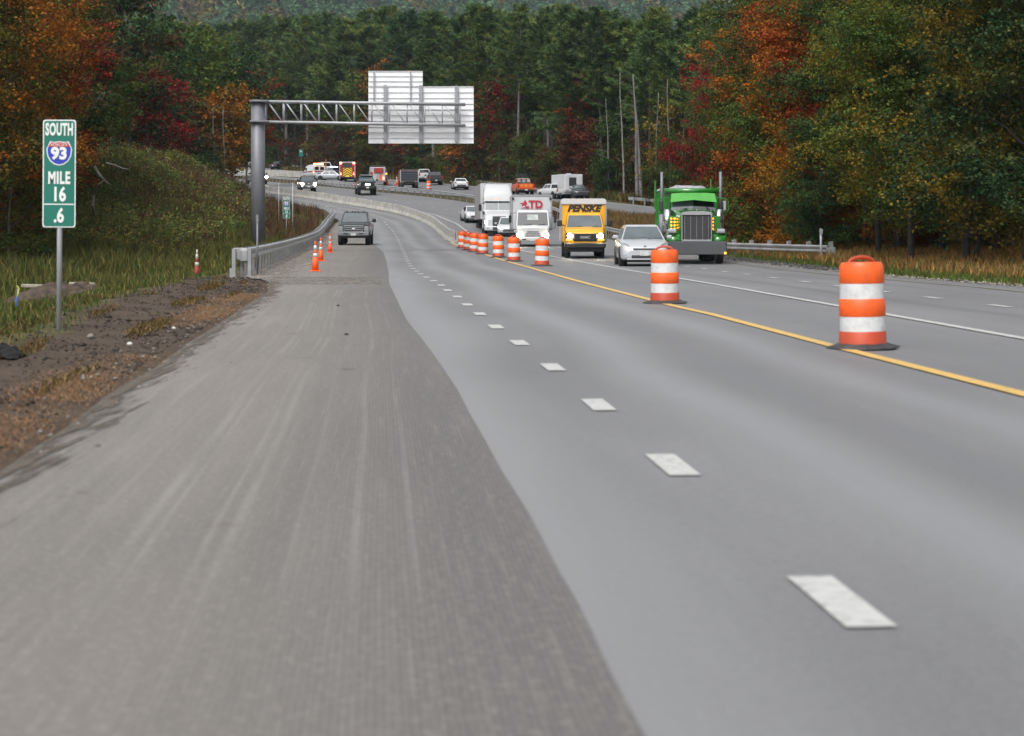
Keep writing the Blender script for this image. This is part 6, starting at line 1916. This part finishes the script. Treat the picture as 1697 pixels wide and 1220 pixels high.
for px, back, k, s_, lb in ((1009, -1, 1, .95, 'slanting pale birch stem left of the grey trunk cluster'), (1034, -2, 0, 1.05, 'long pale birch stem leaning left of the grey trunk cluster'), (1086, -1, 1, 1.0, 'pale birch stem just right of the grey trunk cluster'), (1112, -1, 0, .95, 'upright pale birch stem'),
                        (1130, 0, 1, .9, 'pale birch nearest the red maples'), (828, 0, 1, .55, 'short pale stem behind the dark pickup'), (355, 4, 0, 1.0, 'pale stem left of the gantry'), (430, 1, 1, 1.2, 'pale thin stem right of the gantry column'), (857, -1, 1, .5, 'short pale stem behind the orange pickup')):
    Y = far_y(px) + back
    plant('birch_tree', lb, 'tree', (BIRCH[k],), xat(px, Y), Y, GRN, GRN, s_, rz=rnd.choice([0, .4, 3.1]))
for dx, s_, lb in ((1056, .82, 'thick grey dead trunk with many stubs in the centre right'), (1063, .72, 'second grey dead trunk of the cluster')):
    Y = far_y(dx) - 1.5
    plant('dead_trunk', lb, 'tree', (SNAG[0],), xat(dx, Y), Y, GRN, GRN, s_)
# --- right: red and green maples, the dark pine and the deep olive wood
Rm = [(1206, 130, DEC, 0, CRIM, RED, .92, 'crimson maple at the left tip of the right wood'), (1190, 122, DEC, 2, GRN, DGRN, .72, 'green maple bush under the crimson one'), (1240, 116, DEC, 0, GRN, YGRN, .82, 'green maple with red branches behind the green truck'),
      (1215, 112, DEC, 4, DRED, GRN, .8, 'dark red maple beside the green truck cab'), (1262, 112, DEC, 3, GRN, OLIV, .95, 'green crowned maple right of the crimson one'), (1318, 104, DEC, 1, DRED, GRN, .92, 'purple red topped maple left of the orange one'),
      (1345, 92, DEC, 0, ORNG, RED, .92, 'orange and red maple above the short guardrail'), (1390, 92, DEC, 1, ORNG, GRN, .95, 'tall red and orange maple over the guardrail end'), (1252, 92, DEC, 4, YGRN, GRN, .95, 'yellow green young maple behind the green truck exhaust'), (1338, 96, DEC, 1, ORNG, GRN, .95, 'orange sprayed maple high in the right wood'),
      (1362, 82, DEC, 2, DGRN, GRN, .55, 'deep green maple over the guardrail end'), (1440, 84, DEC, 3, GRN, DGRN, .85, 'dark green maple behind the big barrel'), (1455, 72, DEC, 0, YGRN, GOLD, .72, 'yellow green maple with pale leaf edges'),
      (1490, 76, DEC, 1, YGRN, GOLD, .8, 'olive gold maple leaning over the verge'), (1450, 86, DEC, 3, DRED, GRN, .8, 'maple with small red sprays in the upper right'), (1510, 66, DEC, 0, GRN, YGRN, .78, 'olive maple right of the big barrel'),
      (1560, 72, DEC, 3, YGRN, OLIV, .85, 'golden olive maple with fine leaves'), (1600, 60, DEC, 2, DGRN, GOLD, .85, 'olive maple near the right edge'), (1650, 66, DEC, 1, GRN, OLIV, .9, 'dark green gold flecked maple at the right'),
      (1700, 56, DEC, 0, DGRN, OLIV, .85, 'olive maple crossing the right edge'), (1720, 64, DEC, 3, DGRN, OLIV, .9, 'dark maple beyond the right edge'), (1540, 88, DEC, 3, DGRN, BRWN, 1.0, 'dark maple deep in the right wood'),
      (1640, 82, DEC, 1, DGRN, GRN, 1.0, 'dark maple in the upper right corner'), (1350, 118, DEC, 3, DGRN, GRN, 1.05, 'dark backing maple behind the orange one'), (1420, 106, DEC, 1, DGRN, BRWN, 1.05, 'shadowed maple behind the yellow green one')]
for px, Y, F_, k, c1, c2, s_, lb in Rm:
    plant('maple_tree', lb, 'tree', F_[k], xat(px, Y), Y, c1, c2, s_ , group='maples of the right wood')
for px, Y, k, c1, c2, s_, lb in ((1232, 98, 0, DRED, RED, 1.0, 'low dark red young maple just right of the green truck'), (1262, 94, 1, DRED, ORNG, 1.1, 'low red young maple above the left part of the short guardrail'), (1296, 88, 0, ORNG, GOLD, .95, 'low orange young maple above the short guardrail'), (1330, 84, 1, GOLD, ORNG, .95, 'golden young maple behind the guardrail end post'), (1178, 122, 0, CRIM, RED, 1.25, 'crimson young maple at the left tip of the right wood')):
    plant('maple_sapling', lb, 'sapling', SAP[k], xat(px, Y), Y, c1, c2, s_, group='red and gold young maples by the short guardrail')
for px, Y, s_, lb in ((1232, 150, .86, 'large dark white pine with layered limbs above the crimson maple'), (1290, 160, .9, 'second large pine behind the first at the upper right'), (1195, 172, .7, 'smaller pine left of the large layered pine')):
    plant('white_pine', lb, 'tree', BIGP[0], xat(px, Y), Y, PND, PNG, s_)
for i in range(22):
    Y = rnd.uniform(60, 124); x = X(XR, Y) + rnd.uniform(7, 10) + (3 if Y < 75 else 0)
    plant('maple_sapling', 'young %s maple %s' % (CN[(DRED, BRWN, OLIV, ORNG, GRN, DGRN, GOLD)[i % 7]], 'behind the verge right of the big barrel' if Y < 78 else 'behind the short right guardrail' if Y < 100 else 'behind the green truck'), 'sapling', SAP[i % 2], x, Y, (DRED, BRWN, OLIV, ORNG, GRN, DGRN, GOLD)[i % 7], rnd.choice([OLIV, GRN, ORNG, BRWN]), rnd.uniform(.55, 1.0), group='saplings along the right wood')
for i in range(34):
    Y = rnd.uniform(52, 130); x = X(XR, Y) + rnd.uniform(9.5, 14) + (2 if Y < 70 else 0)
    plant('undergrowth_shrub', 'dark shrub in the shade %s' % ('right of the big barrel' if Y < 72 else 'behind the short right guardrail' if Y < 98 else 'behind the green truck'), 'shrub', SAP[i % 2], x, Y, rnd.choice([DGRN, DGRN, GRN, BRWN]), rnd.choice([DGRN, OLIV, BRWN]), rnd.uniform(.5, .9), group='dark shrubs under the right wood', dz=-.3)
for i in range(26):
    Y = rnd.uniform(72, 170); x = X(XR, Y) + rnd.uniform(15, 34)
    plant('maple_tree', 'dark maple deep inside the right wood', 'tree', DEC[i % 4], x, Y, rnd.choice([DGRN, GRN, BRWN]), rnd.choice([DGRN, BRWN, OLIV]), rnd.uniform(.95, 1.25), group='back rows of the right wood')
# leaning trunks that show at the right
def leaning(label, pts, r_, mat):
    o = MB().m(mat); o.smooth = True
    o = o.tube(pts, [r_ * (1 - .5 * i / (len(pts) - 1)) for i in range(len(pts))], 9).build('leaning_trunk'); tag(o, label, 'tree')
leaning('dark trunk leaning left above the short right guardrail', [pt(1358, 425, 84), pt(1350, 370, 84), pt(1335, 320, 85), pt(1318, 270, 86), pt(1308, 230, 88)], .13, m_barkd)

# ------------------------------------------------------------------ woods beyond, as one mass
def attr_col_mat(name, base_rough=.8, trans=.1):
    m, t, b = nodes(name)
    at = N(t, 'Attribute'); at.attribute_name = 'Tint'
    gm = N(t, 'NewGeometry'); wn = N(t, 'TexWhiteNoise', noise_dimensions='1D'); t.links.new(gm.outputs['Random Per Island'], wn.inputs['W'])
    vm = N(t, 'VectorMath', operation='SCALE'); t.links.new(at.outputs['Color'], vm.inputs[0]); t.links.new(mrange(t, wn.outputs['Value'], 0, 1, .55, 1.45), vm.inputs['Scale'])
    t.links.new(vm.outputs[0], b.inputs['Base Color']); b.inputs['Roughness'].default_value = base_rough; b.inputs['Specular IOR Level'].default_value = .08
    if trans:
        tr = N(t, 'BsdfTranslucent'); t.links.new(vm.outputs[0], tr.inputs[0])
        mx = N(t, 'MixShader'); mx.inputs[0].default_value = trans
        t.links.new(b.outputs[0], mx.inputs[1]); t.links.new(tr.outputs[0], mx.inputs[2]); t.links.new(mx.outputs[0], t.nodes['Material Output'].inputs[0])
    return m
m_mass = attr_col_mat('forest_mass')
m_blade = attr_col_mat('grass_blades', .7, .25)
def tint_points(me, C):
    a = me.color_attributes.new('Tint', 'FLOAT_COLOR', 'POINT')
    a.data.foreach_set('color', np.concatenate([C, np.ones((len(C), 1))], 1).astype(np.float32).ravel())
def forest_mass(name, label, spots, leaf, nper, hr, cols, seed):
    rs = np.random.RandomState(seed)
    Vs, Fs, Cs = [], [], []
    base = 0
    n = len(spots)
    S = np.array(spots)               # x, y, z, height
    H = S[:, 3]
    u = rs.uniform(0, 1, (n, nper)) ** .8
    conif = rs.rand(n) < .6
    rad = np.where(conif[:, None], (1 - u) ** .8 * .20 + .015, np.sqrt(np.clip(1 - (2 * u - .9) ** 2 / 1.3, 0, 1)) * .26) * H[:, None]
    a = rs.uniform(0, 6.28, (n, nper)); rr = rad * np.sqrt(rs.uniform(.35, 1, (n, nper)))
    C = np.stack([S[:, 0:1] + np.cos(a) * rr, S[:, 1:2] + np.sin(a) * rr, S[:, 2:3] + H[:, None] * (.25 + .75 * u)], 2).reshape(-1, 3)
    out_d = np.stack([np.cos(a), np.sin(a), np.full_like(a, .35)], 2).reshape(-1, 3)
    lf = np.repeat(leaf * np.ones(n), nper)
    m_ = len(C)
    d = out_d + rs.normal(size=(m_, 3)) * .45; d /= np.linalg.norm(d, axis=1)[:, None]
    s_ = np.cross(d, rs.normal(size=(m_, 3))); s_ /= np.linalg.norm(s_, axis=1)[:, None]
    L_ = (lf * rs.uniform(.6, 1.4, m_))[:, None]
    V = np.stack([C - s_ * L_ * .32, C + s_ * L_ * .32, C + d * L_], 1).reshape(-1, 3)
    F = (np.arange(m_) * 3)[:, None] + np.arange(3)[None]
    ci = np.array([cols[0 if cf else rs.randint(1, len(cols))] for cf in conif]) * rs.uniform(.7, 1.3, (n, 1))
    me = np_mesh(name, V, F, [m_mass]); tint_points(me, np.repeat(ci, nper * 3, axis=0))
    o = link(name, me); tag(o, label, None, None, 'stuff')
    return o
rs = np.random.RandomState(77)
sp = []
for _ in range(620):
    Y = rs.uniform(290, 640) ** 1.0; x = rs.uniform(-.34, .22) * Y
    if Y < far_y(CXP + x / Y * FPX) + 26: continue
    sp.append((x, Y, terrain(x, Y) - 1, rs.uniform(17, 27) * (1 if Y < 420 else .8)))
forest_mass('backing_woods', 'dense green woods rising behind the front rows of pines', sp, 1.5, 420, 0, [(.045, .08, .03), (.05, .085, .03), (.08, .09, .025), (.10, .045, .015), (.03, .05, .02)], 5)
sp = []
for _ in range(5200):
    Y = rs.uniform(640, 1600); x = rs.uniform(-.36, .30) * Y
    sp.append((x, Y, terrain(x, Y) - 2, rs.uniform(10, 19)))
forest_mass('hillside_forest', 'hazy wooded hillside closing the view at the top', sp, 3.0, 75, 0, [(.07, .13, .06), (.075, .135, .06), (.08, .10, .03), (.11, .075, .03), (.14, .12, .03), (.05, .09, .04), (.055, .10, .04)], 6)  # tints lifted and blued to paint in part of the haze

# ------------------------------------------------------------------ brush, tall grass, verge
def blades(name, label, pts, h, w_, cols, seed, lean=.35, seg=2):
    """pts (n,3); curved two-segment blades"""
    rs = np.random.RandomState(seed)
    n = len(pts)
    P = np.asarray(pts, float)
    H = np.broadcast_to(h, (n,)) * rs.uniform(.55, 1.35, n)
    a = rs.uniform(0, 6.28, n); s_ = np.stack([np.cos(a), np.sin(a), np.zeros(n)], 1) * (w_ * .5)
    ln = rs.normal(size=(n, 3)) * lean; ln[:, 2] = 0
    m1 = P + np.stack([np.zeros(n), np.zeros(n), H * .55], 1) + ln * H[:, None] * .35
    tp = P + np.stack([np.zeros(n), np.zeros(n), H], 1) + ln * H[:, None]
    V = np.stack([P - s_, P + s_, m1 + s_ * .8, m1 - s_ * .8, tp], 1).reshape(-1, 3)
    k = np.arange(n) * 5
    F = np.concatenate([np.stack([k, k + 1, k + 2], 1), np.stack([k, k + 2, k + 3], 1), np.stack([k + 3, k + 2, k + 4], 1)])
    me = np_mesh(name, V, F, [m_blade])
    C = np.array(cols)[rs.randint(0, len(cols), n)] * rs.uniform(.7, 1.3, (n, 1))
    tint_points(me, np.repeat(C, 5, axis=0))
    o = link(name, me); tag(o, label, None, None, 'stuff')
    return o
def clumpn(x, y, s_, ph=0): return math.sin(x * s_ + ph) * math.sin(y * s_ * .8 + 2 * ph) + .6 * math.sin(x * s_ * 2.3 + y * s_ * 1.7 + ph)
def scatter(n, fn, seed):
    rs = np.random.RandomState(seed); out_ = []
    while len(out_) < n:
        p = fn(rs)
        if p is not None: out_.append(p)
    return out_
STRAW, OCH, PURP = (.20, .15, .06), (.12, .085, .03), (.10, .06, .04)
G1, G2, G3 = (.070, .085, .022), (.10, .105, .03), (.045, .065, .018)
# tall grass in the hollow left of the rail
def f(rs):
    y = rs.uniform(61, 138) if rs.rand() < .88 else rs.uniform(138, 190); d = rs.uniform(.8, 26)
    x = X(XL, y) - d
    if x < -30 or (y < 60 and d < 1.8): return None
    return (x, y, terrain(x, y) - .03)
P_ = scatter(62000, f, 1)
hh = np.array([.42 + .30 * max(-1, min(1, clumpn(p[0], p[1], .5))) + .25 * sst(4, 12, X(XL, p[1]) - p[0]) for p in P_])
blades('tall_grass', 'tall olive and straw coloured grass in the hollow left of the guardrail', P_, hh, .045, [G1, G2, G1, OCH, G2, G3, (.13, .12, .035)], 2)
# wild stems with seed heads: purple brown asters near the mound
def f(rs):
    y = rs.uniform(112, 185); d = rs.uniform(1.2, 12)
    x = X(XL, y) - d
    if clumpn(x, y, .35, 1.3) < .1: return None
    return (x, y, terrain(x, y) - .03)
P_ = scatter(8000, f, 3)
blades('purple_weeds', 'purplish brown weeds gone to seed on the bank', P_, .95, .06, [PURP, OCH, (.10, .055, .04), BRWN], 4, .3)
# short grass near the sign
def f(rs):
    y = rs.uniform(18, 60); d = rs.uniform(1.2, 14)
    x = X(XL, y) - d
    if d < verge_width(y) + .3 + rs.normal() * .3: return None
    if x < -.30 * y - 2: return None
    return (x, y, terrain(x, y) - .03)
P_ = scatter(42000, f, 5)
hh = np.array([.13 + .09 * max(-1, min(1, clumpn(p[0], p[1], .9))) + .06 * sst(44, 60, p[1]) for p in P_])
blades('short_grass', 'short green and straw grass around the mile sign', P_, hh, .022, [G1, G2, G3, STRAW, (.06, .10, .02)], 6)
# dead tufts in the dirt, orange pine needles strip
def f(rs):
    y = rs.uniform(9.5, 44); u = abs(rs.normal(0, .32))
    c = .50 + .05 * math.sin(y * .8)
    x = X(XL, y) - c - rs.normal() * .22
    if rs.rand() > .25 + .75 * (clumpn(x, y, 1.1, .4) > -.2): return None
    if clumpn(x * .3, y, .42, 2.0) < -.35: return None
    return (x, y, terrain(x, y) - .01)
P_ = scatter(20000, f, 7)
blades('pine_needles', 'orange brown pine needles drifted along the pavement edge', P_, .022, .006, [(.26, .14, .07), (.30, .18, .10), (.20, .12, .07), (.24, .18, .12)], 8, 1.6)
def f(rs):
    y = rs.uniform(10, 50); d = rs.uniform(.6, verge_width(y) + .8); x = X(XL, y) - d
    if clumpn(x * 2.2, y * .35, 1.3, 2.2) < .55 + .5 * rs.rand(): return None
    return (x, y, terrain(x, y) - .02)
blades('dead_tufts', 'dead brown grass tufts scattered over the roadside dirt', scatter(9000, f, 9), .07, .014, [OCH, STRAW, BRWN, (.05, .04, .02)], 10, .8)
# right verge: green at the pavement, rust red seed heads behind
def f(rs):
    y = rs.uniform(34, 150) ; d = rs.uniform(.5, 10.5); x = X(XR, y) + d
    if y > 86 and d < .9: return None
    return (x, y, terrain(x, y) - .03)
P_ = scatter(60000, f, 11)
dd_ = np.array([p[0] - X(XR, p[1]) for p in P_])
blades('verge_grass', 'green verge grass at the edge of the right pavement', [p for p, d in zip(P_, dd_) if d < 4.2], .14, .03, [(.065, .11, .02), (.09, .12, .025), G2, G1], 12)
Q_ = [p for p, d in zip(P_, dd_) if d >= 2.0]
blades('rusty_grass', 'rust red and straw grass gone to seed before the right wood', Q_, .30, .035, [(.26, .12, .04), (.22, .095, .035), (.18, .13, .04), STRAW, G2, (.28, .16, .05)], 13, .4)
def f(rs):
    y = rs.uniform(108, 190); n1 = interp(y, [(108, 20), (150, 22), (160, 16), (170, 11.5), (176, 8.4), (184, 5.0), (190, 2.5)])
    x = rs.uniform(X(XR, y) + 1.0, n1)
    return (x, y, terrain(x, y) - .03)
blades('median_grass', 'reddish straw grass filling the wedge of median', scatter(38000, f, 14), .75, .06, [(.20, .085, .045), (.15, .06, .03), OCH, STRAW, G2, (.16, .12, .05)], 15, .35)
def f(rs):
    px = rs.uniform(300, 1200); Y = far_y(px) - rs.uniform(-3, 5); x = xat(px, Y)
    return (x, Y, terrain(x, Y) - .03)
blades('forest_edge_weeds', 'weeds along the foot of the forest wall', scatter(16000, f, 16), .8, .12, [OCH, G1, G3, BRWN, STRAW], 17)
# leafy brush on the mound
def f(rs):
    y = rs.uniform(88, 160); d = rs.uniform(5.5, 34); x = X(XL, y) - d
    if clumpn(x, y, .6, .7) < -.75: return None
    return (x, y, terrain(x, y))
B_ = scatter(3300, f, 21)
rs = np.random.RandomState(22)
S = np.array(B_); n = len(S); per = 60
R0 = rs.uniform(.35, 1.0, n)
C = S[:, None, :] + rs.normal(size=(n, per, 3)) * np.array([.55, .55, .38]) * R0[:, None, None]
C[..., 2] = np.maximum(C[..., 2], S[:, None, 2] - .05) + R0[:, None] * .35
V, F = diamonds(C.reshape(-1, 3), .17, .5, .6, rs)
me = np_mesh('bank_brush', V, F, [m_blade])
pal = 1.7 * np.array([(.08, .085, .02), (.055, .075, .020), (.075, .10, .025), (.045, .07, .022), (.09, .085, .025), (.07, .045, .028), (.13, .10, .028), (.08, .04, .028), (.065, .09, .022)])
cc = pal[rs.randint(0, len(pal), n)] * rs.uniform(.7, 1.25, (n, 1))
tint_points(me, np.repeat(cc, per * 4, axis=0))
tag(link('bank_brush', me), 'low leafy brush covering the bank left of the gantry', None, None, 'stuff')

# ------------------------------------------------------------------ the air
hb = MB().box(0, 0, 0, 1, 1, 1).build('haze')
x0, x1, y0, y1, z0, z1 = -1580, 1580, -75, 2900, -3, 262
hb.scale = (x1 - x0, y1 - y0, z1 - z0); hb.location = ((x0 + x1) / 2, (y0 + y1) / 2, (z0 + z1) / 2)
hm = bpy.data.materials.new('haze'); hm.use_nodes = True; t = hm.node_tree; t.nodes.clear()
mo = t.nodes.new('ShaderNodeOutputMaterial'); pv = t.nodes.new('ShaderNodeVolumePrincipled')
pv.inputs['Density'].default_value = .00009; pv.inputs['Color'].default_value = (.72, .86, 1, 1); pv.inputs['Anisotropy'].default_value = .1
t.links.new(pv.outputs[0], mo.inputs['Volume'])
hb.data.materials.append(hm); hb['kind'] = 'stuff'
